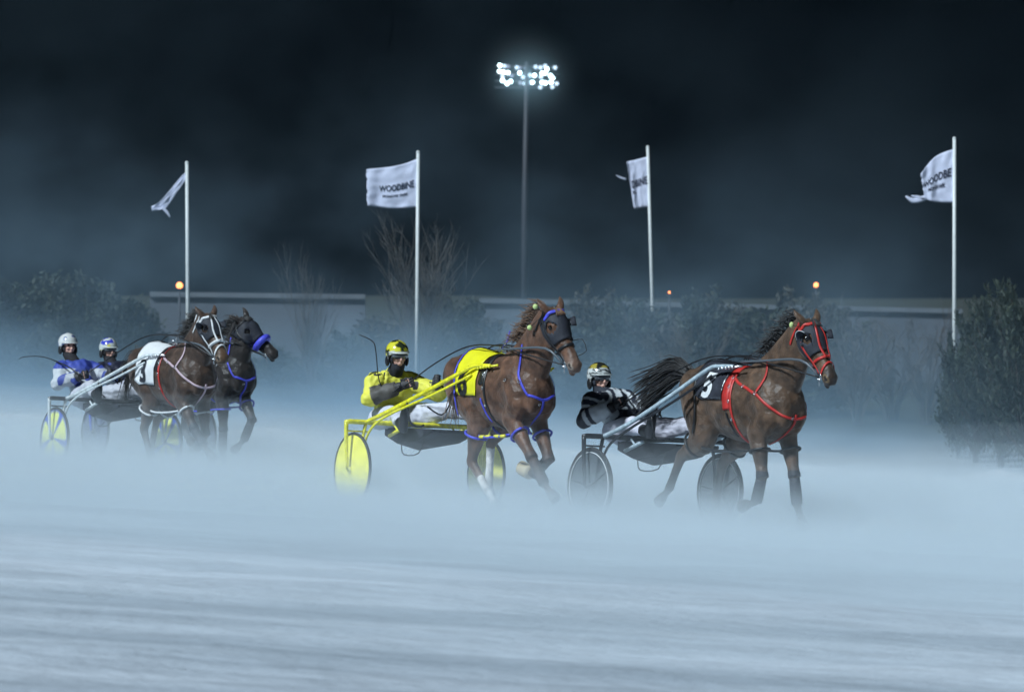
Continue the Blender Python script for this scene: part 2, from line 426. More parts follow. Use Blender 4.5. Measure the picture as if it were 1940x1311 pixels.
def bridle(root, bv, HM, k, m, style, mring=M_steel, thick=.017):
    H = lambda x, y, z: HM @ Vector((x*k, y, z))
    mb = MB()
    W = thick*1.15
    strap(bv, off=.017, pts=[H(.06,-.13,-.10), H(.05,-.12,0), H(.04,-.08,.09), H(.04,0,.12), H(.04,.08,.09), H(.05,.12,0), H(.06,.13,-.10)], w=W*1.4, mb=mb)   # brow band
    for s in (-1, 1):
        strap(bv, off=.017, pts=[H(-.02, s*.09, .02), H(.06, s*.13, -.04), H(.20, s*.13, -.06), H(.34, s*.10, -.06), H(.50, s*.09, -.05)], w=W, mb=mb)      # cheek
        strap(bv, [H(-.02, s*.09, .02), H(.0, s*.12, -.08), H(.06, s*.09, -.18), H(.10, 0, -.24)], W, mb=mb)                          # throat latch
        if style in ('red', 'white'):
            strap(bv, off=.017, pts=[H(.02, s*.02, .12), H(.15, s*.05, .13), H(.28, s*.06, .10), H(.40, s*.035, .10)], w=W, mb=mb)
    ang = [H(.385, .10*cos(a), .10*sin(a)-.02) for a in [2*pi*i/14 for i in range(14)]]
    strap(bv, ang, W*1.3, m=2, closed=True, mb=mb)
    if style in ('red', 'white'):
        strap(bv, [H(.52,-.09,-.03), H(.46,-.07,.06), H(.44,0,.10), H(.46,.07,.06), H(.52,.09,-.03)], W, mb=mb)
    br = mb.build('bridle', m, root)
    for s in (-1, 1):      # bit rings
        b = MB(); c = H(.53, s*.075, -.055)
        tube(b, [c+(HM.to_3x3() @ Vector((cos(a)*.03, 0, sin(a)*.03))) for a in [2*pi*i/12 for i in range(12)]], .005, n=6, closed=True)
        tube(b, [H(.53, s*.04, -.055), c], .006, n=6)
        tube(b, [c, H(.60, s*.075, -.10)], .005, n=6); b.build('bit_ring', mring, br)
    return br
def hood(root, bv, HM, k, m, span=(.03, .33), cup=True, sides=(-1, 1), hr_=.040):
    """face hood: shell over the forehead and cheeks with eye holes, and a flaring cup behind each eye"""
    mb = MB(); nx_, na = 16, 30; V = {}; 
    R = HM.to_3x3()
    for i in range(nx_+1):
        x = (span[0]+(span[1]-span[0])*i/nx_)*k
        c = HM @ Vector((x, 0, -.035))
        for j in range(na+1):
            a = radians(-38+256*j/na); d = R @ Vector((0, cos(a), sin(a)))
            h, n, _, dist = bv.ray_cast(c, d)
            if h is None or dist > .2: h = c+d*.1; n = d
            q = HM.inverted() @ h
            hole = min((q-Vector((.165*k, s*.095, .01))).length for s in (-1, 1)) < hr_
            V[i, j] = (h+n*.009, hole)
    idx = {}
    for key, (p, hole) in V.items():
        idx[key] = len(mb.v); mb.v.append(p)
    for i in range(nx_):
        for j in range(na):
            ks = [(i, j), (i+1, j), (i+1, j+1), (i, j+1)]
            if sum(V[q][1] for q in ks) >= 2: continue
            # lower edge cut diagonal so the nose stays bare
            mb.f.append(tuple(idx[q] for q in ks))
    o = mb.build('face_hood', m, root)
    sm = o.modifiers.new('t', 'SOLIDIFY'); sm.thickness = .005
    if cup:
        for s in sides:
            b = MB(); n = 14
            for ring in range(5):
                t = ring/4
                for j in range(n+1):
                    a = radians(60+240*j/n)
                    rr = .048+.020*t
                    b.v.append(HM @ Vector((.165*k+cos(a)*rr*1.15, s*(.096+.085*t*(.55+.45*max(0, -cos(a)))), .01+sin(a)*rr)))
            for ring in range(4):
                for j in range(n):
                    q = ring*(n+1)+j; b.f.append((q, q+1, q+n+2, q+n+1))
            c = b.build('blinker_cup', m, o); q = c.modifiers.new('t', 'SOLIDIFY'); q.thickness = .004
            e_ = MB(); tube(e_, b.v[-(n+1)+3:-3], .0028, n=5); e_.build('cup_piping', M_white if root['label'].startswith('bay') else M_greyrod, c)
    return o
def girth_mb(bv, x, tilt, a0, a1, w, mb=None, closed=False, step=9):
    pts = ring_pts(bv, (x, 0, 1.15), (1, 0, tilt), range(a0, a1, step)); return strap(bv, pts, w, m=2, mb=mb, closed=closed)
def number_cloth(root, bv, txt, mc, mt, x0=-.46, x1=-.03, a_low=-8, numpos=(-.29, 14), size=.36, stripe=None):
    """saddle cloth lying over the loins with its number on both sides"""
    def on(x, a, off):
        a = radians(a); h, n, _, d = bv.ray_cast(Vector((x, 0, 1.2)), Vector((0, cos(a), sin(a))))
        if h is None: return Vector((x, 0, 1.2))+Vector((0, cos(a), sin(a)))*.3
        return h+n*off
    mb = MB(); na, nx_ = 36, 14
    for i in range(nx_+1):
        x = x0+(x1-x0)*i/nx_
        for j in range(na+1):
            lo = a_low+ (0 if i > 3 else (3-i)*3)
            a = lo+(180-2*lo)*j/na
            off = .011+.004*noise.noise(Vector((x*14, a*.08, 1)))
            sag = 0
            p = on(x, a, off); mb.v.append(p)
    for i in range(nx_):
        for j in range(na): q = i*(na+1)+j; mb.f.append((q, q+1, q+na+2, q+na+1))
    o = mb.build('number_cloth', mc, root); t = o.modifiers.new('t', 'SOLIDIFY'); t.thickness = .004; t.offset = 1
    for s in (-1, 1):
        V, Fc = text_mesh(txt, size, 2, .012); b = MB(); R = .27
        vv = []
        for (u, v, w) in V:
            xx = numpos[0]+u*(1 if s < 0 else -1); an = radians(numpos[1])+v/R
            ang = an if s > 0 else pi-an
            vv.append(on(xx, math.degrees(ang), .0205))
        b.add(vv, Fc); b.build('cloth_number', mt, o, smooth=False)
    return o
def leg_ring(mb, a, b, t, r, tr=.012, tilt=0.0):
    a = Vector(a); b = Vector(b); c = a.lerp(b, t); d = (b-a).normalized(); s = Vector((0, 1, 0)); s = (s-d*s.dot(d)).normalized(); u = d.cross(s)
    P = [c+s*cos(q)*r+u*sin(q)*r*1.15+d*sin(q)*tilt for q in [2*pi*i/16 for i in range(16)]]
    tube(mb, P, tr, n=6, closed=True); return c, u
def hobbles(root, legs, m, m2=None):
    for s, f, h in ((-1, 'FR', 'HR'), (1, 'FL', 'HL')):
        mb = MB(); cf, _ = leg_ring(mb, legs[f][0], legs[f][1], .42, .085); ch, _ = leg_ring(mb, legs[h][1], legs[h][2], .40, .105)
        a = ch+Vector((.10, s*.06, 0)); b = cf+Vector((-.09, s*.05, 0))
        tube(mb, [ch+Vector((.08, s*.03, 0)), a.lerp(b, .3)+Vector((0, s*.03, -.02)), a.lerp(b, .7)+Vector((0, s*.03, -.02)), b], [.010,.012,.012,.010], n=6, m=3)
        o = mb.build('hobble', m, root)
        if m2:
            for t in (.18, .36, .62, .8):
                q = MB(); c = a.lerp(b, t)+Vector((0, s*.03, -.015)); tube(q, [c, c+(b-a).normalized()*.07], .0155, n=8); q.build('hobble_sleeve', m2, o)
def boot(root, a, b, t0, t1, r0, r1, m, name='leg_boot'):
    a = Vector(a); b = Vector(b); mb = MB()
    tube(mb, [a.lerp(b, t0), a.lerp(b, (t0+t1)/2), a.lerp(b, t1)], [r0, (r0+r1)/2+.004, r1], [r0*1.1, (r0+r1)/2*1.12, r1*1.12], n=12, m=2); return mb.build(name, m, root)
HG = 'racing horses pacing through blowing snow'
def horse_org(ax, ay, th, k):
    x = ax+k*sin(th); y = ay-k*cos(th); return (x, y, ground_z(x, y))
T = dict(R=((1.309, 41.9), radians(34), 1.46), Y=((-.90, 43.6), radians(31), 1.62), L=((-4.67, 52.8), radians(33), 1.60), D=((-4.45, 55.5), radians(33), 1.75))
LEG = {
 'R': dict(FR=[(.34,-.16,.92),(.44,-.19,.55),(.34,-.18,.31),(.17,-.19,.27)], FL=[(.38,.14,.92),(.50,.12,.55),(.53,.13,.28),(.60,.14,.10)],
           HR=[(-.52,-.14,1.2),(-.44,-.18,.86),(-.76,-.20,.68),(-.96,-.19,.38),(-1.10,-.19,.27)], HL=[(-.50,.14,1.2),(-.30,.15,.88),(-.60,.14,.60),(-.68,.13,.25),(-.64,.14,.09)]),
 'Y': dict(FR=[(.36,-.14,.92),(.67,-.12,.58),(.82,-.07,.33),(.95,-.05,.22)], FL=[(.36,.14,.92),(.58,.12,.55),(.36,.09,.40),(.21,.07,.45)],
           HR=[(-.50,-.14,1.2),(-.20,-.15,.92),(-.34,-.16,.50),(-.06,-.15,.24),(.05,-.12,.10)], HL=[(-.50,.14,1.2),(-.18,.15,.93),(-.46,.12,.66),(-.54,.15,.32),(-.53,.16,.16)]),
 'L': dict(FR=[(.36,-.14,.92),(.60,-.11,.60),(.80,-.09,.40),(.94,-.07,.28)], FL=[(.36,.14,.92),(.42,.14,.53),(.22,.14,.36),(.10,.14,.42)],
           HR=[(-.50,-.14,1.2),(-.30,-.15,.93),(-.52,-.14,.55),(-.34,-.15,.25),(-.26,-.14,.11)], HL=[(-.50,.14,1.2),(-.36,.14,.88),(-.72,.14,.66),(-.86,.14,.32),(-.86,.14,.15)]),
 'D': dict(FR=[(.36,-.14,.92),(.38,-.14,.52),(.36,-.14,.26),(.42,-.14,.09)], FL=[(.36,.14,.92),(.62,.11,.63),(.47,.09,.39),(.34,.05,.28)],
           HR=[(-.50,-.14,1.2),(-.36,-.15,.89),(-.55,-.16,.50),(-.30,-.15,.24),(-.18,-.12,.10)], HL=[(-.50,.14,1.2),(-.40,.15,.87),(-.77,.14,.62),(-.84,.13,.27),(-.80,.14,.10)]),
}
BIT = {}; SADTOP = {}
def finish_horse(key, root, bv, HM, k):
    BIT[key] = [root.matrix_basis @ (HM @ Vector((.53*k, s*.08, -.055))) for s in (-1, 1)]
for key in 'RYLD':
    (ax, ay), th, kk = T[key]
    if key == 'R':
        a = dict(name='race_horse', label='bay horse in red bridle and black number cloth, nearest and farthest right', poll=(.87,0,1.89), muz=(1.17,.02,1.40),
                 coat=(.086,.052,.033), low=(.022,.017,.015), muzz=(.022,.018,.017), ringc=(.26,.17,.08), mane_c=(.012,.012,.014), tail=[(-.86,0,1.40),(-1.02,-.02,1.46),(-1.25,-.03,1.40),(-1.48,-.04,1.30),(-1.70,-.05,1.17)])
    if key == 'Y':
        a = dict(name='race_horse', label='chestnut horse with yellow number cloth and white hind sock pulling the yellow sulky', poll=(.85,0,1.90), muz=(1.14,.07,1.40),
                 coat=(.105,.054,.034), low=(.075,.042,.028), muzz=(.16,.10,.075), ringc=(.46,.40,.33), mane_c=(.14,.075,.04), sock=dict(HR=.55, HL=.1), tail=[(-.86,.02,1.36),(-.94,.05,1.28),(-.97,.08,1.05),(-.93,.09,.86)])
    if key == 'L':
        a = dict(name='race_horse', label='brown horse with white bridle and white number 3 cloth', poll=(.72,0,1.84), muz=(1.01,.04,1.37),
                 coat=(.055,.034,.025), low=(.03,.022,.018), muzz=(.12,.07,.04), ringc=(.34,.26,.18), mane_c=(.015,.013,.012))
    if key == 'D':
        a = dict(name='race_horse', label='almost black horse with thick blue nose roll, half hidden behind the white bridled horse', poll=(.56,.02,1.80), muz=(.88,.27,1.40),
                 coat=(.020,.017,.017), low=(.012,.011,.011), muzz=(.03,.026,.026), ringc=(.06,.055,.055), mane_c=(.008,.008,.009))
    root, bv, HM, k = make_horse(key, org=horse_org(ax, ay, th, kk), th=th, legs=LEG[key], group=HG, **a)
    bpy.context.view_layer.update()
    G = LEG[key]
    H = lambda x, y, z: HM @ Vector((x*k, y, z))
    ms = dict(R=M_red, Y=M_black, L=M_white, D=M_black)[key]
    br = bridle(root, bv, HM, k, ms, dict(R='red', Y='black', L='white', D='black')[key])
    if key in 'RYLD': hood(root, bv, HM, k, M_dark, cup=key in 'RYL', sides=(1,) if key == 'Y' else (-1, 1), hr_=.050 if key == 'Y' else .040, span=(.03, .32 if key != 'L' else .30))
    if key == 'Y':
        mb = MB(); strap(bv, [H(.06,-.12,-.02), H(.03,-.08,.09), H(.03,0,.12), H(.03,.08,.09), H(.06,.12,-.02)], .03, off=.016, th=.008, mb=mb); mb.build('brow_band', M_blue, root)
    if key in 'DL':
        mb = MB(); w = .040 if key == 'D' else .016; off = .02 if key == 'D' else .012
        P = [H(.375, (.065+off)*cos(q), (.085+off)*sin(q)-.03) for q in [radians(-35+250*i/14) for i in range(15)]]
        tube(mb, P, w, n=10, m=2); mb.build('nose_roll', M_blue if key == 'D' else M_white, root)
    # saddle pad, girth, breast collar, neck strap, back strap
    mg = dict(R=M_red, Y=M_black, L=M_red, D=M_blue)[key]
    mb = MB()
    if key == 'R': girth_mb(bv, .02, .10, -12, 193, .10, mb)
    else: girth_mb(bv, .03, .10, 10, 171, .09, mb)
    sad = mb.build('saddle_pad', M_red if key == 'R' else M_black, root)
    mb = MB(); girth_mb(bv, .08, .16, -180, 180, .035, mb, closed=True); mb.build('girth', mg, root)
    mb = MB(); box(mb, (-.03, -.03, 1.525), (.05, .03, 1.55))
    for s in (-1, 1):
        tube(mb, [(.02+.0, s*.05+cos(q)*.0, 1.56+sin(q)*.022) if 0 else (.02+cos(q)*.022, s*.06, 1.555+sin(q)*.022) for q in [2*pi*i/10 for i in range(10)]], .005, n=5, closed=True)
    tube(mb, [(-.02, 0, 1.54), (.0, 0, 1.60), (.03, 0, 1.61)], .006, n=6, m=2)
    mb.build('terret', M_steel if key != 'R' else M_black, sad)
    mc = dict(R=M_red, Y=M_blue, L=M_pink, D=M_blue)[key]
    mb = MB()
    for s in (-1, 1):
        strap(bv, [(.03, s*.20, 1.42), (.20, s*.28, 1.36), (.38, s*.25, 1.28)], .026, mb=mb) if key in 'RL' else None
        strap(bv, [(.42, s*.12, 1.56), (.45, s*.20, 1.42), (.40, s*.25, 1.28)] if key in 'RL' else [(.50, s*.10, 1.60), (.52, s*.2, 1.4), (.58, s*.17, 1.24), (.63, s*.12, 1.14)], .022, mb=mb)
        strap(bv, [(.40, s*.25, 1.28), (.55, s*.20, 1.16), (.66, s*.10, 1.07), (.70, 0, 1.04)] if key in 'RL' else [(.63, s*.12, 1.14), (.70, s*.04, 1.10), (.72, 0, 1.09)], .024, mb=mb)
    strap(bv, [(.72, 0, 1.08), (.66, 0, .95), (.5, 0, .82), (.3, 0, .77)], .024, mb=mb)
    mb.build('breast_collar', mc, root)
    mb = MB(); strap(bv, [(-.02, 0, 1.6), (-.3, 0, 1.6), (-.6, 0, 1.6), (-.84, 0, 1.42)], .022, mb=mb, off=.02)
    mh = M_blue if key == 'Y' else M_black; mb.build('back_strap', M_black, root)
    if key in 'YR':
        for s in (-1, 1):
            mb = MB(); strap(bv, [(-.50, 0, 1.6), (-.46, s*.3, 1.3), (-.42, s*.34, 1.1), (-.44, s*.30, .90)], .020, mb=mb, off=.018); mb.build('hobble_hanger', mh, root)
            mb = MB(); strap(bv, [(.02, s*.3, 1.1), (.04, s*.3, 1.0), (.08, s*.2, .86)], .022, mb=mb, off=.014); mb.build('girth_hanger', mh, root)
    # overcheck from the head back to the saddle, lying along the crest
    mb = MB(); tube(mb, [H(-.02, 0, .06), (poll := Vector(a['poll'])) * .55+Vector((.16, -.03, 1.60))*.45+Vector((0, 0, .05)), (.30, -.02, 1.585), (.03, 0, 1.58)], .008, n=6, m=4)
    tube(mb, [H(.52, -.085, -.05), H(.30, -.14, -.13), (.42, -.17, 1.56), (.05, -.13, 1.545)], [.011,.012,.012,.012], n=6, m=4)
    mb.build('head_pole', M_greyrod, root)
    if key == 'R':
        for c in ((-.02, -.16, -.04),):
            q = MB(); ball(q, H(*c), (.021, .021, .027)); e_ = q.build('ear_plug', M_plug, root); q = MB(); tube(q, [H(*c), H(.02, -.12, -.01), H(.0, -.07, .0)], .003, n=5, m=2); q.build('plug_cord', M_black, e_)
        mb = MB(); tube(mb, [(.33,-.03,1.585), (.42,-.04,1.66), (.52,-.05,1.73)], [.014,.016,.012], n=8, m=3); mb.build('poll_strap', M_red, root)
    if key == 'Y':
        for c in ((-.06, -.19, .04), (.03, -.16, -.20)):
            q = MB(); ball(q, H(*c), .025); e_ = q.build('ear_plug', M_plug, root); q = MB(); tube(q, [H(*c), H((c[0]+.02)/2, -.14, c[2]/2), H(.0, -.07, .0)], .003, n=5, m=2); q.build('plug_cord', M_black, e_)
        mb = MB(); tube(mb, [(-.10,.03,1.56), (-.06,.06,1.62), (-.06,.09,1.72)], .009, n=6, m=3); mb.build('loose_strap', M_blue, root)
        mb = MB(); tube(mb, [H(.34,.06,.04), H(.36,.13,.08), H(.48,.13,.07), H(.50,.05,.03)], .004, n=5, m=2); mb.build('head_check', M_black, br)
    if key == 'L':
        mb = MB(); tube(mb, [(.36,-.03,1.60), (.44,-.04,1.68), (.58,-.06,1.86)], [.022,.012,.008], n=8, m=3); mb.build('poll_strap', M_white, root)
    for i_, c_ in enumerate([(.40,-.25,1.28), (.03,-.22,1.42), (.05,-.30,1.2), (.07,-.30,1.02), (.70,-.04,1.05), (.03,-.28,1.34)] + ([(.20,-.28,1.36)] if key in 'RL' else [(.55,-.17,1.26)])):
        h_, n_, _, _ = bv.find_nearest(Vector(c_)); q = MB(); t_ = n_.orthogonal().normalized(); u_ = n_.cross(t_); h_ = h_+n_*.013
        tube(q, [h_+(t_*cos(a_)+u_*sin(a_))*.016 for a_ in [pi/4+pi/2*z_ for z_ in range(4)]], .0045, n=5, closed=True); q.build('buckle', M_steel, root)
    # number cloth
    if key == 'R': number_cloth(root, bv, '5', size=.30, numpos=(-.27, 26), mc=mat('black_plastic_cloth', (.038,.042,.055), .25, spec=.8, bump=.5, bscale=18, noise_amt=.3), mt=M_white, x0=-.46, x1=-.05, a_low=2)
    if key == 'Y': number_cloth(root, bv, '6', mat('yellow_cloth', (.82,.78,.02), .5, noise_amt=.08, bump=.4, bscale=18), M_black, numpos=(-.30, 8), a_low=-16, x0=-.44, x1=-.07)
    if key == 'L': number_cloth(root, bv, '3', mat('white_cloth', (.74,.76,.78), .5, noise_amt=.06, bump=.4, bscale=18), M_dark, a_low=-26, numpos=(-.28, 2), size=.34)
    if key == 'D': number_cloth(root, bv, '8', mat('dark_cloth_pad', (.03,.03,.05), .5, noise_amt=.2), M_white) if 0 else None
    hobbles(root, G, dict(R=M_black, Y=M_blue, L=M_white, D=M_blue)[key], dict(R=None, Y=mat('yellow_sleeve', (.8,.75,.08), .5), L=None, D=None)[key])
    # boots
    mbt = M_dark if key in 'RLD' else mat('brown_boot', (.06,.04,.035), .6)
    for nm in ('FR', 'FL'):
        P = G[nm]; boot(root, P[0], P[1], .90, 1.06, .050, .056, mbt, 'knee_boot'); boot(root, P[1], P[2], .12, .98, .046, .050, mbt, 'shin_boot')
    if key == 'Y':
        P = G['FL']; boot(root, P[2], P[3], .3, 1.2, .06, .06, mat('cream_bell_boot', (.5,.42,.28), .7), 'bell_boot')
    finish_horse(key, root, bv, HM, k)
# ---------------------------------------------------------------- two wheeled racing carts (race bikes) and their drivers
def ringtube(mb, c, R, r, n=40, axis='Y', m=8):
    c = Vector(c); tube(mb, [c+Vector((cos(a)*R, 0, sin(a)*R)) for a in [2*pi*i/n for i in range(n)]], r, n=m, closed=True)
SG = 'two wheeled racing carts pulled by the horses'
M_tyre = mat('tyre_rubber', (.018, .018, .02), .7)
def paint_mat(name, col, rough=.32): return mat(name, col, rough, noise_amt=.28, nscale=26, coat=.15, bump=.12)
def clear_disc(name, col, alpha, n1=None):
    m = mat(name, col, .35, noise_amt=.35, nscale=5); m.node_tree.nodes['Principled BSDF'].inputs['Alpha'].default_value = alpha; return m
def spiral_mat():
    m = bpy.data.materials.new('yellow_blue_wheel_cover'); m.use_nodes = True; N, L = nodes(m); b = N['Principled BSDF']; b.inputs['Roughness'].default_value = .4
    a = N.new('ShaderNodeAttribute'); a.attribute_name = 'coat'; L.new(a.outputs['Color'], b.inputs['Base Color']); return m
def make_sulky(key, label, mf, mshaft, mfork, mdisc, mrim, tip, spokes=5, discpaint=None):
    (ax, ay), th, kk = T[key]
    root = empty('race_cart', (ax, ay, ground_z(ax, ay)), (-.058, 0, th-pi/2)); tag(root, label, 'race cart', SG)
    mb = MB(); zb = .80
    tube(mb, [(.0,-.845,zb-.01), (.0,-.80,zb), (0,-.4,zb), (0,.4,zb), (0,.80,zb), (0,.845,zb-.01)], .024, n=8)
    for s in (-1, 1): tube(mb, [(0, s*.60, zb-.09), (.0, s*.835, zb-.09)], .010, n=6)
    for s in (-1, 1): tube(mb, [(0, s*.25, zb), (-.30, s*.16, zb-.02), (-.58, s*.15, zb-.02)], .016, n=6, m=3)
    mb.build('crossbar', mf, root)
    for s in (-1, 1):
        t = tip; mb = MB()
        tube(mb, [(0, s*.62, zb), (.35, s*.585, zb+(t[1]-zb)*.19), (t[0]*.55, s*.50, zb+(t[1]-zb)*.57), (t[0]-.30, s*.37, t[1]-.035), (t[0]-.16, s*.335, t[1]-.003), (t[0], s*.31, t[1])], [.021,.021,.020,.019,.017,.015], n=10, m=4)
        sh = mb.build('shaft', mshaft, root)
        mb = MB(); tube(mb, [(t[0]-.20, s*.335, t[1]-.028), (t[0]+.12, s*.30, t[1]+.005)], .011, n=8)
        for q in range(5): c = Vector((t[0]-.18+q*.05, s*.333, t[1]-.026+q*.004)); ball(mb, c, .017, n=6)
        mb.build('hitch', M_steel if key != 'Y' else mf, sh)
        mb = MB(); tube(mb, [(t[0]-.26, s*.35, t[1]-.09), (t[0]*.55+.05, s*.50, zb+(t[1]-zb)*.57-.05), (.33, s*.60, zb+.06), (.14, s*.665, zb-.10), (.04, s*.675, .47)], [.012,.013,.013,.012,.011], n=8, m=4)
        mb.build('stay', mshaft if key != 'R' else mf, sh)
        mb = MB(); tube(mb, [(0, s*.835, zb), (.0, s*.825, .60), (.0, s*.80, .345)], [.022,.020,.016], n=8, m=3); mb.build('fork_arm', mfork, root)
        mb = MB(); tube(mb, [(0, s*.62, zb), (.0, s*.655, .60), (.0, s*.675, .345)], [.018,.016,.014], n=8, m=3); mb.build('fork_arm', mfork, root)
        mb = MB(); tube(mb, [(-.08, s*.31, zb-.12), (.22, s*.33, zb-.03)], .019, n=8); tube(mb, [(.1, s*.32, zb-.07), (.0, s*.32, zb)], .010, n=6); mb.build('stirrup_bar', mf if key == 'Y' else mshaft, root)
        mb = MB(); tube(mb, [(.66, s*.56, zb+.20), (.64, s*.50, zb+.02), (.62, s*.40, zb-.02), (.62, s*.34, zb+.0)], .010, n=6, m=3)
        mb.build('foot_rest', M_black, root)
        # wheel
        w = MB(); c = (0, s*.74, .345); ringtube(w, c, .325, .010); tube(w, [(0, s*.69, .345), (0, s*.79, .345)], .028, n=10)
        for q in range(spokes):
            a = 2*pi*q/spokes+.5; tube(w, [(0, s*.74, .345), (cos(a)*.32, s*.74, .345+sin(a)*.32)], .010, n=5)
        wo = w.build('wheel', mrim, root)
        q = MB(); ringtube(q, c, .341, .015); q.build('tyre', M_tyre, wo)
        q = MB()
        for y0 in (-.016, .016):
            n = 40; base = len(q.v); q.v.append(Vector((0, s*.74+y0*1.8, .345)))
            R_ = 7
            for r in range(1, R_+1):
                for i in range(n): a = 2*pi*i/n; q.v.append(Vector((cos(a)*.324*r/R_, s*.74+y0*(1.8-1.2*r/R_), .345+sin(a)*.324*r/R_)))
            for i in range(n):
                q.f.append((base, base+1+i, base+1+(i+1) % n))
                for r in range(R_-1): b = base+1+r*n; q.f.append((b+i, b+n+i, b+n+(i+1) % n, b+(i+1) % n))
        d = q.build('wheel_cover', mdisc, wo)
        if discpaint: paint(d.data, lambda p, nn: discpaint(p.x, p.z-.345))
        q = MB(); ringtube(q, (0, s*.74-.016, .345), .307, .0045, m=6)
        q.build('rim_stripe', M_white, wo) if key == 'R' else None
    mb = MB()   # seat
    tube(mb, [(-.62,0,zb+.10), (-.60,0,zb+.03), (-.50,0,zb+.005), (-.34,0,zb+.0), (-.24,0,zb+.02)], [.12,.17,.19,.17,.10], [.02,.025,.03,.03,.015], n=12, m=3)
    mb.build('seat', M_dark, root)
    mb = MB()   # mud apron under the driver
    P = [(-.30,.10), (-.05,.20), (.30,.16), (.62,.02)]
    V = []; n = len(P)
    for (x, dz) in P:
        for y in (-.24, 0, .24): V.append((x, y, zb-.045-dz*(1 if y == 0 else .72)))
    for (x, dz) in P:
        for y in (-.24, 0, .24): V.append((x, y, zb-.035))
    Fc = []
    for i in range(n-1):
        for j in range(2):
            Fc.append((i*3+j, i*3+j+1, (i+1)*3+j+1, (i+1)*3+j)); b = n*3; Fc.append((b+i*3+j, b+(i+1)*3+j, b+(i+1)*3+j+1, b+i*3+j+1))
        for j in (0, 2): Fc.append((i*3+j, (i+1)*3+j, n*3+(i+1)*3+j, n*3+i*3+j))
    Fc.append((0, 1, n*3+1, n*3)); Fc.append((1, 2, n*3+2, n*3+1))
    b = (n-1)*3; Fc.append((b, b+1, n*3+b+1, n*3+b)); Fc.append((b+1, b+2, n*3+b+2, n*3+b+1))
    mb.add(V, Fc); mb.build('mud_apron', M_dark, root, smooth=False)
    mb = MB(); tube(mb, [(.0,-.22,zb-.20), (.02,-.20,zb-.29), (.30,-.20,zb-.27), (.42,-.20,zb-.10)], .006, n=6, m=3); mb.build('wire_loop', M_black, root)
    return root
Yel = paint_mat('cart_yellow_paint', (.85, .80, .03)); Blk = paint_mat('cart_black_paint', (.02, .022, .028)); Gry = paint_mat('cart_pale_grey_paint', (.42, .52, .58))
Blu = paint_mat('cart_blue_paint', (.06, .10, .55)); Wht = paint_mat('cart_white_paint', (.62, .68, .70))
def yb(x, z):
    a = math.atan2(z, x); r = sqrt(x*x+z*z)
    d = abs(sin(a*2.5+.6))
    return (.045, .10, .50) if (r > .285 or d < .22+.25*max(0, .12-r)/.12 or r < .04) else (.88, .92, .22)
make_sulky('Y', 'bright yellow two wheeled race cart with solid yellow wheel covers', Yel, Yel, Yel, mat('yellow_wheel_cover', (.98, .92, .12), .4, noise_amt=.15, nscale=9), Yel, (1.74, 1.38), 3)
make_sulky('R', 'black race cart with pale grey shafts and smoked see-through wheel covers', Blk, Gry, Blk, clear_disc('smoked_wheel_cover', (.03, .04, .05), .62), mat('rim_black', (.03, .034, .04), .4), (1.52, 1.48), 5)
make_sulky('L', 'race cart with pale shafts and yellow and blue patterned wheel covers', Blk, Wht, Wht, spiral_mat(), Blk, (1.62, 1.34), 3, discpaint=yb)
make_sulky('D', 'dark race cart with blue fork, farthest back behind the white bridled horse', Blk, Blk, Blu, clear_disc('blue_smoked_cover', (.03, .05, .16), .5), Blk, (1.95, 1.40), 5)

# ---------------------------------------------------------------- drivers
M_skin = mat('skin', (.66, .38, .30), .5, noise_amt=.08)
M_lens = mat('goggle_lens', (.10, .11, .13), .08, spec=1.0)
M_glove = mat('dark_glove', (.035, .036, .042), .6, noise_amt=.2)
M_boot = mat('boot_leather', (.022, .024, .03), .5)
def ruffle(me, f1, a1, f2, a2, c=0):
    N_ = [v.normal.copy() for v in me.vertices]
    for v, n in zip(me.vertices, N_): v.co = v.co+n*(noise.noise(v.co*f1)*a1+noise.noise(v.co*f2)*a2+c)
def glove(mb, w, d, s, up=(0, 0, 1), k=1.0):
    """closed hand with five fingers; w wrist, d direction of the forearm, s = side sign"""
    d = Vector(d).normalized(); u = Vector(up); u = (u-d*u.dot(d)).normalized(); l = d.cross(u)*s
    pc = w+d*.05*k
    tube(mb, [w-d*.02, w+d*.02, w+d*.085*k], [.022, .024, .026], [.030, .040, .044], n=8, side=tuple(l))
    for i, (ln, off) in enumerate(((.9, .036), (1.0, .013), (.95, -.011), (.78, -.034))):
        b = w+d*.085*k+u*off
        tube(mb, [b, b+d*.030*ln*k-l*.006, b+d*.036*ln*k-l*.036, b+d*.008*k-l*.046], [.011, .011, .010, .009], n=6, m=2)
    b = w+d*.035*k+u*.036
    tube(mb, [b, b+d*.03+u*.014-l*.018, b+d*.055+u*.004-l*.036], [.013, .012, .010], n=6, m=2)
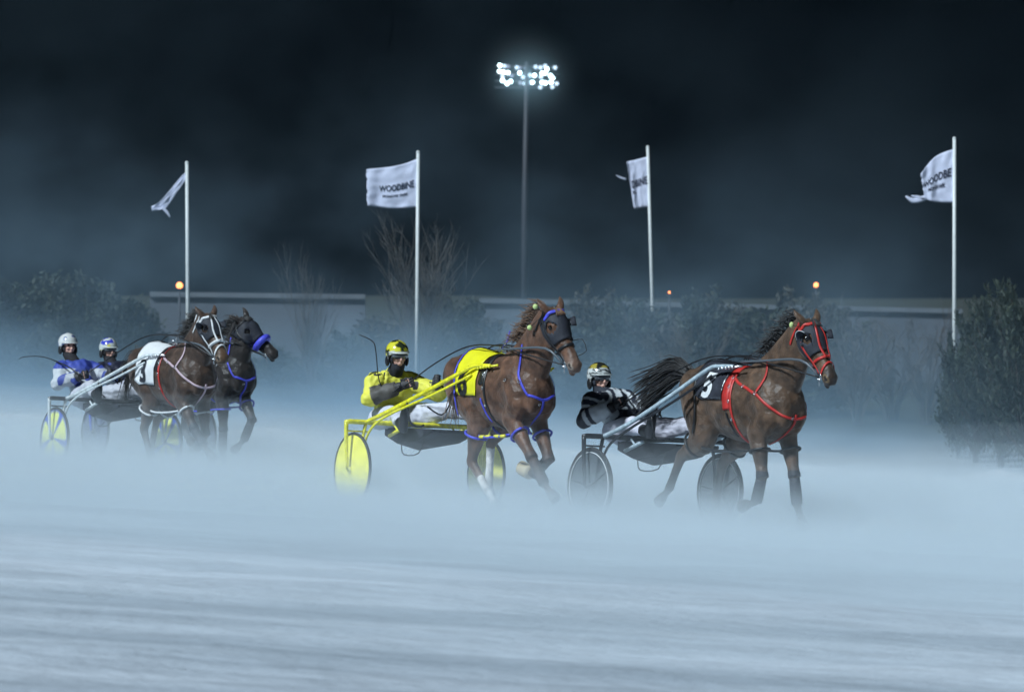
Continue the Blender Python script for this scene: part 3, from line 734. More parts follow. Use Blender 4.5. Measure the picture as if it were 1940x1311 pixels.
def make_driver(key, label, hip, sh, head, elb, hand, knee, foot, jpaint, ppaint, hpaint, yaw=0, pitch=0, peak=(.7,.7,.7), boots=True, gogl=True, maskc=(.02,.022,.03)):
    (ax, ay), th, kk = T[key]
    root = empty('person', (ax, ay, ground_z(ax, ay)), (0, 0, th-pi/2)); tag(root, label, 'driver', 'drivers seated on the race carts')
    hip, sh, head = Vector(hip), Vector(sh), Vector(head); ax_ = (sh-hip).normalized()
    elb = [Vector(e) for e in elb]; hand = [Vector(e) for e in hand]; knee = [Vector(e) for e in knee]; foot = [Vector(e) for e in foot]
    def torso(mb, g):
        tube(mb, [hip-ax_*.10, hip, hip.lerp(sh, .35), hip.lerp(sh, .7), sh, sh+ax_*.05], [.13+g,.165+g,.150+g,.180+g,.175+g,.07+g], [.10+g,.125+g,.110+g,.125+g,.10+g,.055+g], n=14, m=3)
    def arm(mb, i, g, full=True):
        s = (-1, 1)[i]; S0 = sh+Vector((0, s*.185, -.02))
        tube(mb, [sh+Vector((0, s*.07, 0)), S0, S0.lerp(elb[i], .5), elb[i]], [.05+g,.064+g,.052+g,.046+g], n=10, m=3)
        e = hand[i] if full else elb[i].lerp(hand[i], .86)
        tube(mb, [elb[i].lerp(S0, .04), elb[i].lerp(e, .3), e], [.046+g,.046+g,.032+g], n=10, m=3); ball(mb, elb[i], .044+g*1.3)
    def leg(mb, i, g, full=True):
        s = (-1, 1)[i]; h0 = hip+Vector((.0, s*.09, -.02)); a = foot[i]; k_ = knee[i]
        tube(mb, [h0-Vector((.06, 0, 0)), h0.lerp(k_, .4), k_], [.10+g,.082+g,.060+g], [.10+g,.09+g,.062+g], n=12, m=3)
        e = a if full else k_.lerp(a, .72)
        tube(mb, [k_.lerp(h0, .04), k_.lerp(e, .35), e], [.06+g,.060+g,.040+g], n=12, m=3)
    nk = head-Vector((0, 0, .09))
    b = MB(); torso(b, 0); tube(b, [sh, nk], [.06, .055], n=10)
    for i in (0, 1): arm(b, i, 0); leg(b, i, 0)
    R = Matrix.Rotation(yaw, 3, 'Z') @ Matrix.Rotation(pitch, 3, 'Y'); HMt = R.to_4x4(); HMt.translation = head
    hm = MB(); ball(hm, (-.005, 0, .03), (.098, .076, .10), n=14); tube(hm, [(.02, 0, .02), (.035, 0, -.055), (.05, 0, -.10)], [.068,.056,.032], [.07,.055,.035], n=12, m=2)
    tube(hm, [(.088, 0, .02), (.108, 0, -.012), (.112, 0, -.028), (.092, 0, -.036)], [.008,.012,.016,.012], n=8, m=2)
    for s in (-1, 1): ball(hm, (-.005, s*.078, -.01), (.02, .010, .03)); ball(hm, (.078, s*.032, -.025), (.02, .022, .018)); ball(hm, (.085, s*.03, .038), (.018, .026, .008))
    ball(hm, (.092, 0, -.058), (.012, .024, .006)); ball(hm, (.090, 0, -.070), (.013, .020, .007))
    hm.xf(HMt); b.add(hm.v, hm.f)
    for i in (0, 1): glove(b, hand[i], hand[i]-elb[i], (-1, 1)[i], k=.9)
    me = fuse(b, .0085, 2, ); link(me, 'body', M_skin, root)
    for s in (-1, 1):
        e = MB(); ball(e, HMt @ Vector((.084, s*.031, .012)), (.010, .014, .010)); e.build('eye', M_eye, root)
    # jacket
    j = MB(); torso(j, .030); tube(j, [sh+ax_*.02, sh.lerp(nk, .55)], [.085, .068], n=12)
    for i in (0, 1): arm(j, i, .034, False)
    me = fuse(j, .010, 4)
    ruffle(me, 7, .024, 17, .012)
    paint(me, lambda p, n: jpaint(p, n)); m = mat('jacket_'+key, (0,0,0), .6, attr='coat', bump=.3, bscale=30); jo = link(me, 'jacket', m, root); jb = bvh_of(me)
    # trousers
    t = MB(); tube(t, [hip-ax_*.12, hip+ax_*.03], [.16, .185], [.13, .145], n=14, m=2)
    for i in (0, 1): leg(t, i, .02, False)
    me = fuse(t, .010, 4)
    ruffle(me, 7, .020, 20, .009)
    paint(me, lambda p, n: ppaint(p, n)); link(me, 'trousers', mat('trousers_'+key, (0,0,0), .6, attr='coat', bump=.4, bscale=26), root)
    for i in (0, 1):
        d = (foot[i]-knee[i]).normalized(); a = foot[i]; bt = MB()
        tube(bt, [knee[i].lerp(a, .62), knee[i].lerp(a, .85), a], [.060,.054,.048], n=12, m=2)
        up = Vector((.25, 0, 1)).normalized()
        tube(bt, [a-d*.01-up*.045, a+up*.03, a+up*.12, a+up*.19], [.040,.048,.050,.030], [.055,.045,.034,.022], n=10, m=3)
        me = fuse(bt, .009, 3); link(me, 'boot', M_boot, root)
        gl = MB(); glove(gl, hand[i], hand[i]-elb[i], (-1, 1)[i], k=1.05)
        tube(gl, [hand[i].lerp(elb[i], .22), hand[i].lerp(elb[i], .1), hand[i]], [.052,.045,.040], n=10)
        me = fuse(gl, .006, 1)
        ruffle(me, 1, 0, 1, 0, .004)
        link(me, 'glove', M_glove, root)
    # neck warmer / balaclava
    q = MB(); tube(q, [sh+ax_*.02, nk+Vector((.01, 0, .0)), head+R @ Vector((.004, 0, -.078))], [.082,.070,.066], [.082,.072,.070], n=14, m=3)
    q2 = MB(); ball(q2, (.0, 0, -.02), (.100, .088, .085), n=14); q2.v = [p for p in q2.v]
    q2.xf(HMt)
    q.add(q2.v, q2.f)
    me = fuse(q, .009, 2); bm = bmesh.new(); bm.from_mesh(me); inv = HMt.inverted()
    dl = [f for f in bm.faces if (lambda c: c.x > .015 and -.066 < c.z < .09 and abs(c.y) < .068)(inv @ f.calc_center_median())]
    bmesh.ops.delete(bm, geom=dl, context='FACES'); bm.to_mesh(me); bm.free()
    link(me, 'balaclava', mat('balaclava_'+key, maskc, .85, noise_amt=.2), root)
    # helmet
    hl = MB(); nr, na = 14, 36
    for i in range(nr+1):
        for jn in range(na):
            a = 2*pi*jn/na
            low = radians(118-28*max(0, cos(a))**.6*1.0+ (16*max(0, -cos(a)+.55)))
            p = low*i/nr
            hl.v.append(Vector((-.012+.128*sin(p)*cos(a), .112*sin(p)*sin(a), .035+.122*cos(p))))
    for i in range(nr):
        for jn in range(na): hl.f.append((i*na+jn, (i+1)*na+jn, (i+1)*na+(jn+1) % na, i*na+(jn+1) % na))
    pts = [v.copy() for v in hl.v]; hl.xf(HMt)
    ho = hl.build('helmet', None, root); a = ho.data.color_attributes.new('coat', 'FLOAT_COLOR', 'POINT')
    buf = []
    for p in pts: buf.extend((*hpaint(p), 1))
    a.data.foreach_set('color', buf); ho.data.materials.append(mat('helmet_'+key, (0,0,0), .22, attr='coat', coat=.6))
    sm = ho.modifiers.new('t', 'SOLIDIFY'); sm.thickness = .012; sm.offset = -1
    pk = MB(); n = 14
    for i in range(n+1):
        a = radians(-68+136*i/n)
        for r, dz in ((1.0, 0), (1.10+.14*cos(a), -.006)):
            pk.v.append(Vector((-.012+.126*cos(a)*(r if r == 1 else r), .112*sin(a)*(1.0 if r == 1 else 1.05), .048+dz*1.5)))
    for i in range(n): pk.f.append((i*2, i*2+1, i*2+3, i*2+2))
    pk.xf(HMt); po = pk.build('helmet_peak', mat('peak_'+key, peak, .3), ho); sm = po.modifiers.new('t', 'SOLIDIFY'); sm.thickness = .006
    for s in (-1, 1):
        e = MB(); ball(e, HMt @ Vector((-.01, s*.098, -.045)), (.045, .020, .055), rx=R); e.build('ear_pad', M_black, ho)
    if gogl:
        g = MB(); n = 16
        for i in range(n+1):
            a = radians(-62+124*i/n); fr = 1-.25*exp(-(a/.13)**2)
            for dz in (-.026*fr-.0, .026): g.v.append(Vector((.018+.092*cos(a), .088*sin(a), .014+dz)))
        for i in range(n): g.f.append((i*2, i*2+1, i*2+3, i*2+2))
        g.xf(HMt); go = g.build('goggles', M_lens, root); sm = go.modifiers.new('t', 'SOLIDIFY'); sm.thickness = .006
        fr = MB(); P = [g.v[i*2] for i in range(n+1)]+[g.v[i*2+1] for i in range(n, -1, -1)]
        tube(fr, P, .0055, n=6, closed=True); tube(fr, [g.v[0]*.5+g.v[1]*.5, HMt @ Vector((-.02, -.100, .014))], .006, n=6); tube(fr, [g.v[-1]*.5+g.v[-2]*.5, HMt @ Vector((-.02, .100, .014))], .006, n=6)
        fr.build('goggle_frame', M_black, go)
    return root, jb, jo
def W_(key, p):   # team local -> world
    (ax, ay), th, kk = T[key]; return Vector((ax, ay, ground_z(ax, ay)))+Matrix.Rotation(th-pi/2, 3, 'Z') @ Vector(p)
def solid(c): return lambda p, n: c
def seamed(c):
    return lambda p, n: tuple(q*(.93+.1*noise.noise(p*6)) for q in c)
DR = {}
# nearest driver on the right: black jacket with white chevrons
def seg(p, a, b):
    a = Vector(a); b = Vector(b); ab = b-a; t = clamp((p-a).dot(ab)/ab.length_squared, 0, 1); return (p-(a+ab*t)).length, t
def j_R(p, n):
    blk = (.02, .025, .045); wh = (.60, .64, .68)
    d1, t1 = seg(p, (-.66,-.235,1.145), (-.62,-.34,.97)); d2, t2 = seg(p, (-.62,-.34,.97), (-.36,-.19,1.10))
    if d2 < .11 and d2 <= d1 and t2 > .06: return wh if not .18 < t2 < .30 else blk
    if d1 < .13 and p.y < -.20: return wh if (.05 < t1 < .20 or .45 < t1 < .62) else blk
    if p.y > .20 and p.x > -.45: return wh if (p.x*9 % 1) < .5 else blk
    if p.z > 1.07: w = (abs(p.y+.05)*13+noise.noise(p*10)*.5) % 1; return wh if w < .45 else blk
    return wh if p.z < 1.0 and p.x < -.46 else blk
def h_R(p):
    if p.z > .10: return (.02, .022, .02) if noise.noise(p*22) < .12 else (.40, .33, .06)
    w = (p.z*38+p.x*10+2*noise.noise(p*9)) % 1
    return (.62, .66, .66) if w < .55 else (.03, .035, .04)
DR['R'] = make_driver('R', 'driver in black and white striped jacket leaning back on the black cart', (-.42,-.02,.88), (-.66,-.05,1.165), (-.76,-.08,1.345),
    [(-.62,-.34,.97), (-.42,.27,1.04)], [(-.36,-.19,1.10), (-.22,.08,1.13)], [(.05,-.27,.93), (.20,.24,.93)], [(.52,-.42,.88), (.70,.33,.87)], j_R, seamed((.76,.76,.88)), h_R, yaw=-.15, pitch=.0, peak=(.5,.54,.54), maskc=(.03,.035,.05))
def j_Y(p, n):
    d2, t2 = seg(p, (-.40,-.32,1.05), (-.18,-.08,1.17))
    if d2 < .10 and t2 > .12: return (.085, .08, .075)
    if p.x > -.36 and abs(p.y-.06) < .07 and 1.24 > p.z > 1.20: return (.03, .03, .04)
    if ((p-Vector((-.30, .14, 1.17))).length < .045): return (.03, .03, .04)
    return (.80, .77, .10)
def h_Y(p):
    if p.z < .055 and p.x > .04: return (.6, .62, .6)
    v = noise.noise(p*17+Vector((3, 1, 2)))
    return (.03, .04, .02) if v > .10 else ((.70, .66, .05) if p.z > -.02 else (.58, .60, .55))
DR['Y'] = make_driver('Y', 'driver in plain yellow jacket and yellow helmet holding a whip on the yellow cart', (-.50,-.02,.87), (-.45,-.03,1.235), (-.37,-.02,1.455),
    [(-.40,-.32,1.05), (-.12,.30,1.10)], [(-.18,-.08,1.17), (.10,.14,1.20)], [(.05,-.26,.90), (.18,.27,.95)], [(.48,-.44,.80), (.66,.34,.90)], j_Y, seamed((.70,.72,.82)), h_Y, yaw=-.15, pitch=.08, peak=(.6,.62,.6))
def j_L(p, n):
    if p.z > 1.17 : return (.05, .08, .38)
    if ((p-Vector((-.76, -.26, 1.09))).length < .06) and noise.noise(p*30) > -.25: return (.65, .42, .03)
    if p.x > -.56: return (.06, .09, .34) if noise.noise(p*7) > .12 else (.42, .45, .50)
    return (.52, .56, .60)
def h_L(p):
    v = noise.noise(p*16)
    return (.10, .14, .30) if v > .25 else (.66, .68, .68)
DR['L'] = make_driver('L', 'driver in blue and silver jacket and white helmet, farthest left', (-.50,-.03,.84), (-.74,-.06,1.19), (-.86,-.10,1.43),
    [(-.66,-.34,1.0), (-.50,.26,1.05)], [(-.36,-.20,1.08), (-.26,.12,1.10)], [(.02,-.26,.98), (.12,.22,.94)], [(.45,-.40,.84), (.60,.32,.86)], j_L, seamed((.55,.57,.64)), h_L, yaw=-.05, pitch=.0, peak=(.68,.70,.68), gogl=False, maskc=(.02,.02,.025))
def j_D(p, n):
    if ((p-Vector((-.48, -.27, 1.03))).length < .09) and noise.noise(p*25) > 0: return (.6, .42, .05)
    return (.018, .022, .045) if noise.noise(p*6) < .22 else (.06, .09, .35)
def h_D(p):
    if p.z > .05 and p.y < .02 and noise.noise(p*14) > 0: return (.05, .07, .5)
    return (.65, .60, .15) if noise.noise(p*13+Vector((4, 4, 4))) > .2 else (.60, .64, .60)
DR['D'] = make_driver('D', 'driver in dark jacket and blue, white and yellow helmet, second from left', (-.56,-.03,.84), (-.80,-.05,1.14), (-.90,-.06,1.36),
    [(-.70,-.32,.99), (-.56,.26,1.02)], [(-.40,-.18,1.08), (-.38,.10,1.08)], [(-.02,-.24,.94), (.05,.24,.94)], [(.42,-.40,.84), (.52,.34,.86)], j_D, seamed((.45,.46,.55)), h_D, yaw=-.05, pitch=.05, peak=(.6,.64,.62), maskc=(.02,.02,.025))
# letters on the yellow shoulder
def decal(bv, txt, size, c, ud, vd, rd, m, parent, off=.004, name='shoulder_lettering'):
    V, Fc = text_mesh(txt, size, 1, .006); ud = Vector(ud).normalized(); vd = Vector(vd).normalized(); rd = Vector(rd).normalized(); b = MB(); vv = []
    for (u, v, w) in V:
        p = Vector(c)+ud*u+vd*v; h, n, _, d = bv.ray_cast(p-rd*.4, rd); vv.append((h-rd*off) if h is not None else p)
    b.add(vv, Fc); return b.build(name, m, parent, smooth=False)
decal(DR['Y'][1], 'TU', .11, (-.44,-.15,1.22), (.55,.62,-.15), (-.1,.35,.9), (-.15,.75,-.62), M_black, DR['Y'][2])
# reins from each bit through the terrets to the driver's hands; whips
def hand_w(key, i): 
    H_ = dict(R=[(-.36,-.19,1.10), (-.22,.08,1.13)], Y=[(-.18,-.08,1.17), (.10,.14,1.20)], L=[(-.36,-.20,1.08), (-.26,.12,1.10)], D=[(-.40,-.18,1.08), (-.38,.10,1.08)])[key][i]
    return W_(key, Vector(H_)+Vector((.07, 0, .0)))
for key, lb in (('R', 'dark reins running from the red bridle back to the black and white driver'), ('Y', 'dark reins running over the yellow number cloth to the yellow driver'),
                ('L', 'dark reins running over the white number cloth to the silver and blue driver'), ('D', 'dark reins running back from the blue nose roll horse to its driver')):
    kk = T[key][2]; r = empty('driving_reins', W_(key, (0, 0, 0))); tag(r, lb, 'reins', 'reins'); 
    for i, s in ((0, -1), (1, 1)):
        b = BIT[key][i]; mb = MB()
        P = [b, W_(key, (kk+.55, s*.17, 1.52)), W_(key, (kk+.03, s*.075, 1.575)), W_(key, (kk-.45, s*.13, 1.565)), W_(key, (kk-.95, s*.20, 1.40)), hand_w(key, i)]
        P = [p-W_(key, (0, 0, 0)) for p in P]; tube(mb, P, .0075, n=6, m=5)
        mb.build('rein_line', M_black, r)
    mb = MB(); h = hand_w(key, 1)-W_(key, (0, 0, 0)); tube(mb, [h, h+Vector((.10, -.02, -.16)), h+Vector((.02, -.02, -.30)), h+Vector((-.12, -.05, -.22))], .009, n=6, m=4); mb.build('rein_tail', M_black, r)
def whip(key, P, label):
    o0 = Vector(W_(key, P[0])); mb = MB(); tube(mb, [Vector(W_(key, p))-o0 for p in P], [.011, .008]+[.006]*(len(P)-3)+[.004], n=6, m=4)
    o = mb.build('whip', M_black, loc=o0); tag(o, label, 'whip', 'driving whips')
whip('Y', [(-.14,-.12,1.17), (-.22,-.20,1.10), (-.30,-.26,1.22), (-.33,-.28,1.50), (-.36,-.30,1.60), (-.62,-.30,1.66)], 'thin bent whip held upright by the yellow driver')
whip('L', [(-.30,-.22,1.09), (-.5,-.30,1.20), (-1.0,-.34,1.30), (-1.45,-.36,1.30), (-1.62,-.36,1.27)], 'long dark whip trailing left behind the silver and blue driver')
whip('R', [(-.17,.10,1.15), (-.02,.12,1.28), (.15,.12,1.38), (.60,.0,1.30)], 'thin dark whip held in front of the black and white driver')
# ---------------------------------------------------------------- flags
M_pole = mat('pole_white', (.72, .76, .76), .4, noise_amt=.06)
def flag_mat():
    m = mat('flag_cloth', (.66, .70, .88), .75, noise_amt=.10, nscale=3, bump=.4, bscale=6)
    return m
M_flag = flag_mat(); M_ink = mat('flag_ink', (.015, .02, .05), .8)
def flag_pole(x0, y0, x1, y1, d, label):
    """white pole from pixel (x0,y0) top to foot in the snow"""
    top = PX(x0, y0, d); low = PX(x1, y1, d); k = (top-low).normalized(); gzv = ground_z(top.x, d)-.1
    foot = low+k*((gzv-low.z)/k.z); r = empty('flag_pole', foot); tag(r, label, 'flag pole', 'white flag poles in a row behind the track')
    mb = MB(); tube(mb, [Vector((0, 0, 0)), (top-foot)*.5, top-foot], [.040, .036, .031], n=12); ball(mb, top-foot, .036, n=10)
    mb.build('pole', M_pole, r); return r, foot, d
def flag(rp, topc, botc, wave=.10, ragged=0, texts=(), extra=(), seed=0):
    r, foot, d = rp; nu, nv = 40, 22; rnd = random.Random(seed)
    def curve(c, t):
        n = len(c)-1; i = min(int(t*n), n-1); f = t*n-i; a = Vector((*c[max(i-1,0)], 0)); b = Vector((*c[i], 0)); e = Vector((*c[i+1], 0)); g_ = Vector((*c[min(i+2, n)], 0))
        return .5*((2*b)+(e-a)*f+(2*a-5*b+4*e-g_)*f*f+(3*b-a-3*e+g_)*f**3)
    def surf(s, t):   # s 0 pole..1 fly ; t 0 top..1 bottom
        a = curve(topc, s); b = curve(botc, s); p = a.lerp(b, t); e = s**1.1
        q = PX(p.x, p.y, d)-foot
        q.y += wave*e*(sin(s*7.5+t*1.8+seed)+.45*sin(s*17-t*3+seed*2))+.02*noise.noise(Vector((s*6, t*6, seed)))
        return q
    mb = MB()
    for i in range(nu+1):
        for j in range(nv+1):
            s = i/nu; t = j/nv
            if ragged and i == nu: s += ragged*(noise.noise(Vector((t*9, seed, 0)))*1.0)+ragged*.5*noise.noise(Vector((t*31, seed, 2)))
            mb.v.append(surf(s, t))
    for i in range(nu):
        for j in range(nv): q = i*(nv+1)+j; mb.f.append((q, q+1, q+nv+2, q+nv+1))
    for P, w in extra:
        Q = [PX(a, b, d)-foot for a, b in P]; tube(mb, Q, [w]*(len(Q)-1)+[w*.3], [.012]*len(Q), n=6, side=(0, 0, 1), m=3)
    fo = mb.build('flag', M_flag, r); sm = fo.modifiers.new('t', 'SOLIDIFY'); sm.thickness = .004
    for txt, s0, s1, t0, th_, slope in texts:   # mapped onto the cloth
        V, Fc = text_mesh(txt, 1, 1, .035); xs = [v[0] for v in V]; lo, hi = min(xs), max(xs); b = MB(); vv = []
        for u, v, w in V:
            s = s1-(s1-s0)*(u-lo)/(hi-lo); t = t0-v*th_+slope*(s-s0); p = surf(s, t); p.y -= .012; vv.append(p)
        b.add(vv, Fc); b.build('flag_lettering', M_ink, fo, smooth=False)
r = flag_pole(354, 309, 356, 610, 86, 'leftmost flag pole with a limp twisted flag seen edge on')
flag(r, [(353,325),(338,341),(315,369),(300,384),(287,391)], [(353,338),(344,352),(324,381),(312,395),(288,400)], wave=.05, ragged=.06, extra=[([(306,392),(316,402),(322,412)], .03)], seed=1)
r = flag_pole(792, 289, 790, 650, 86, 'flag pole behind the yellow driver with a wide lettered flag')
flag(r, [(791,301),(768,310),(742,316),(715,319),(694,321)], [(791,392),(768,394),(742,395),(716,392),(696,390)], wave=.035, ragged=.10,
     texts=[('WOODBINE', .09, .72, .505, .205, .06), ('MOHAWK PARK', .20, .66, .70, .085, .05)], seed=2)
r = flag_pole(1227, 279, 1235, 548, 100, 'leaning flag pole in the middle with a narrow flag lettered DBINE')
flag(r, [(1227,297),(1216,300),(1205,303),(1195,305),(1187,307)], [(1231,392),(1222,393),(1213,394),(1206,396),(1201,395)], wave=.03, ragged=.05,
     texts=[('DBINE', .06, .86, .47, .21, .04), ('RK', .62, .88, .66, .10, .02)], extra=[([(1186,340),(1176,337),(1167,332)], .02)], seed=3)
r = flag_pole(1808, 263, 1808, 610, 86, 'rightmost flag pole beside the evergreens with a torn lettered flag')
flag(r, [(1807,283),(1788,289),(1771,298),(1756,314),(1744,330)], [(1807,384),(1790,384),(1776,383),(1763,381),(1752,377)], wave=.035, ragged=.10,
     texts=[('WOODBE', .08, .94, .43, .22, .10), ('MOHAWK', .22, .80, .66, .12, .05)], extra=[([(1754,374),(1742,379),(1728,380),(1716,372)], .05), ([(1752,378),(1740,374),(1726,371)], .03)], seed=4)

# ---------------------------------------------------------------- floodlight tower
D = 300; base = PX(994, 550, D); gzv = ground_z(base.x, D)-.3
tw = empty('floodlight_tower', (base.x, D, gzv)); tag(tw, 'tall floodlight tower with a glowing bank of lamps above the track', 'floodlight tower')
def tl(u, v): return PX(u, v, D)-Vector((base.x, D, gzv))
M_tower = mat('tower_steel', (.05, .055, .07), .6)
mb = MB(); tube(mb, [Vector((0, 0, 0)), tl(994, 400), tl(998, 118)], [.24, .19, .13], n=14); mb.build('mast', M_tower, tw)
for v in (126, 141, 154, 166):
    mb = MB(); a, b = tl(938, v), tl(1060, v); tube(mb, [a+Vector((0, .25, 0)), b+Vector((0, .25, 0))], .05, n=6); mb.build('cross_arm', M_tower, tw)
LE = {'b': emis('lamp_bright', (.72, .95, 1), 8), 'm': emis('lamp_medium', (.62, .80, 1), 1.9), 'd': emis('lamp_dim', (.50, .60, .85), .6)}
lamps = [(410,390,'b'),(485,400,'m'),(545,410,'d'),(690,425,'m'),(740,430,'d'),(840,430,'d'),(1005,415,'m'),(1085,425,'m'),(1160,400,'m'),(1190,450,'b'),(1325,425,'m'),
 (405,490,'b'),(470,500,'b'),(545,510,'b'),(455,575,'m'),(610,560,'d'),(740,515,'b'),(795,585,'m'),(905,550,'m'),(985,555,'b'),(1110,520,'b'),(1165,515,'b'),(1090,580,'m'),(1250,560,'b'),(1285,600,'b'),
 (455,640,'b'),(530,690,'b'),(590,655,'b'),(750,680,'d'),(820,690,'m'),(890,690,'d'),(950,670,'b'),(1110,670,'b'),(1165,680,'b'),(1260,670,'b'),(1350,690,'m'),(1080,750,'m'),(1280,745,'m')]
for i, (a, b, c) in enumerate(lamps):
    p = tl(900+a/8.74, 80+b/8.74)
    mb = MB(); tube(mb, [p+Vector((0, .22, .03)), p+Vector((0, .12, .02)), p], [.05, .12, .14], n=14); h = mb.build('flood_lamp', M_tower, tw)
    mb = MB(); tube(mb, [p+Vector((0, -.004, 0)), p+Vector((0, -.02, 0))], [.125, .12], n=16); mb.build('lamp_glass', LE[c], h)
for u in (962, 998, 1038):
    L_ = bpy.data.lights.new('tower_lamp_light', 'SPOT'); L_.energy = 300; L_.color = (.55, .85, 1); L_.shadow_soft_size = .5; L_.spot_size = radians(150); L_.spot_blend = 1
    o = bpy.data.objects.new('tower_lamp_light', L_); COL.objects.link(o); o.parent = tw; o.location = tl(u, 146)+Vector((0, -.6, 0)); o.rotation_euler = (radians(80), 0, radians(180))

# ---------------------------------------------------------------- long low walls with a pale cap, amber beacons
M_wall = mat('wall_pale', (.09, .105, .13), .8, noise_amt=.2, nscale=.6); M_cap = mat('wall_cap', (.13, .15, .175), .6, noise_amt=.15, nscale=1.2)
def low_wall(u0, v0, u1, v1, d, label):
    a = PX(u0, v0, d); b = PX(u1, v1, d); n = 12; r = empty('low_wall', (a.x, d, ground_z(a.x, d))); tag(r, label, 'wall'); O_ = r.location
    for nm, th_, hh, mm, z0 in (('wall_panel', .30, 0, M_wall, -2.6), ('wall_cap', .55, .14, M_cap, 0)):
        mb = MB(); V = []; Fc = []
        for i in range(n+1):
            p = a.lerp(b, i/n)
            for dy, dz in ((-th_/2, z0-.003 if z0 else 0.003), (th_/2, z0-.003 if z0 else .003), (th_/2, hh), (-th_/2, hh)): V.append(p+Vector((0, dy, dz))-O_)
        for i in range(n):
            for q in range(4): Fc.append((i*4+q, i*4+(q+1) % 4, i*4+4+(q+1) % 4, i*4+4+q))
        Fc.append((0, 3, 2, 1)); Fc.append(tuple(n*4+q for q in range(4))); mb.add(V, Fc); mb.build(nm, mm, r, smooth=False)
low_wall(285, 562, 692, 567, 130, 'pale low wall left of the bare tree, with white capped top')
low_wall(908, 574, 1822, 594, 135, 'long pale low wall running behind the bushes to the right flag pole')
M_amb = emis('amber_glass', (1.0, .26, .06), 6)
def beacon(u, v, rpx, d, label):
    p = PX(u, v, d); g0 = ground_z(p.x, d)-.1; r = empty('beacon_lamp', (p.x, d, g0)); tag(r, label, 'beacon lamp', 'amber beacon lamps'); h = p.z-g0
    mb = MB(); tube(mb, [(0, 0, 0), (0, 0, h-.10)], .03, n=8); tube(mb, [(0, 0, h-.10), (0, 0, h-.07)], .08, n=10); mb.build('post', M_tower, r)
    mb = MB(); ball(mb, (0, 0, h), rpx*d/F, n=14); mb.build('lamp_glass', M_amb, r)
beacon(340, 541, 6.0, 125, 'round amber beacon glowing beside the leftmost flag pole')
beacon(1546, 540, 4.5, 125, 'amber beacon glowing above the red bridle horse')
beacon(1268, 554, 2.0, 125, 'tiny dim amber beacon right of the leaning middle flag pole')

# ---------------------------------------------------------------- shrubs and trees
def leaf_mat(name, c1, c2):
    m = bpy.data.materials.new(name); m.use_nodes = True; N, L = nodes(m); b = N['Principled BSDF']; b.inputs['Roughness'].default_value = .7
    tc = N.new('ShaderNodeTexCoord'); n = N.new('ShaderNodeTexNoise'); n.inputs['Scale'].default_value = 2.5; n.inputs['Detail'].default_value = 4; L.new(tc.outputs['Object'], n.inputs['Vector'])
    r = N.new('ShaderNodeValToRGB'); e = r.color_ramp.elements; e[0].position = .35; e[0].color = (*c1, 1); e[1].position = .65; e[1].color = (*c2, 1)
    L.new(n.outputs[0], r.inputs[0]); L.new(r.outputs[0], b.inputs['Base Color']); return m
M_ever = leaf_mat('evergreen_leaf', (.012, .021, .015), (.036, .052, .032)); M_twig = mat('bare_twig', (.085, .075, .065), .8, noise_amt=.3); M_bark = mat('bark', (.05, .04, .035), .85, noise_amt=.3)
M_dry = leaf_mat('dry_leaf', (.026, .028, .021), (.058, .056, .040))
def evergreen_mesh(seed, h, w, spiky=0.0, nleaf=5200, leaf=.075):
    rnd = random.Random(seed); mb = MB(); stems = MB()
    tube(stems, [(0, 0, -.15), (.03, 0, h*.4), (0, .02, h*.8)], [.07, .05, .015], n=7)
    tips = []
    for i in range(46):
        t = rnd.uniform(.05, 1); a = rnd.uniform(0, 2*pi); ln = w*(1-.62*t**1.6)*rnd.uniform(.65, 1.1); z0 = h*t*.75
        e = Vector((cos(a)*ln, sin(a)*ln, z0+rnd.uniform(.10, .34)*h*(.6+spiky))); e.z = min(e.z, h*rnd.uniform(.92, 1.08))
        m_ = Vector((cos(a)*ln*.45, sin(a)*ln*.45, z0+(e.z-z0)*.3)); tube(stems, [(0, 0, z0*.9), m_, e], [.022, .014, .004], n=4, m=2); tips.append((Vector((0, 0, z0)), m_, e))
    for i in range(nleaf):
        a, m_, e = rnd.choice(tips); t = rnd.random()**.55; p = a.lerp(m_, t*2) if t < .5 else m_.lerp(e, t*2-1)
        sp = (.16 if spiky < 1 else .10)*w*(1.15-t*.9); p = p+Vector((rnd.gauss(0, sp), rnd.gauss(0, sp), rnd.gauss(0, sp)))
        if p.z < .02: p.z = .02+rnd.random()*.1
        d = (e-m_).normalized()*.8+Vector((rnd.uniform(-1, 1), rnd.uniform(-1, 1), rnd.uniform(-.3, 1))); d.normalize(); s = d.cross(Vector((rnd.uniform(-1, 1), rnd.uniform(-1, 1), rnd.uniform(-1, 1)))).normalized()
        l = leaf*rnd.uniform(.6, 1.5); ww = l*(.28 if spiky < 1 else .17)
        o = len(mb.v); mb.v += [p-s*ww, p+d*l, p+s*ww, p-d*l*.5]; mb.f.append((o, o+1, o+2, o+3))
    return mb, stems
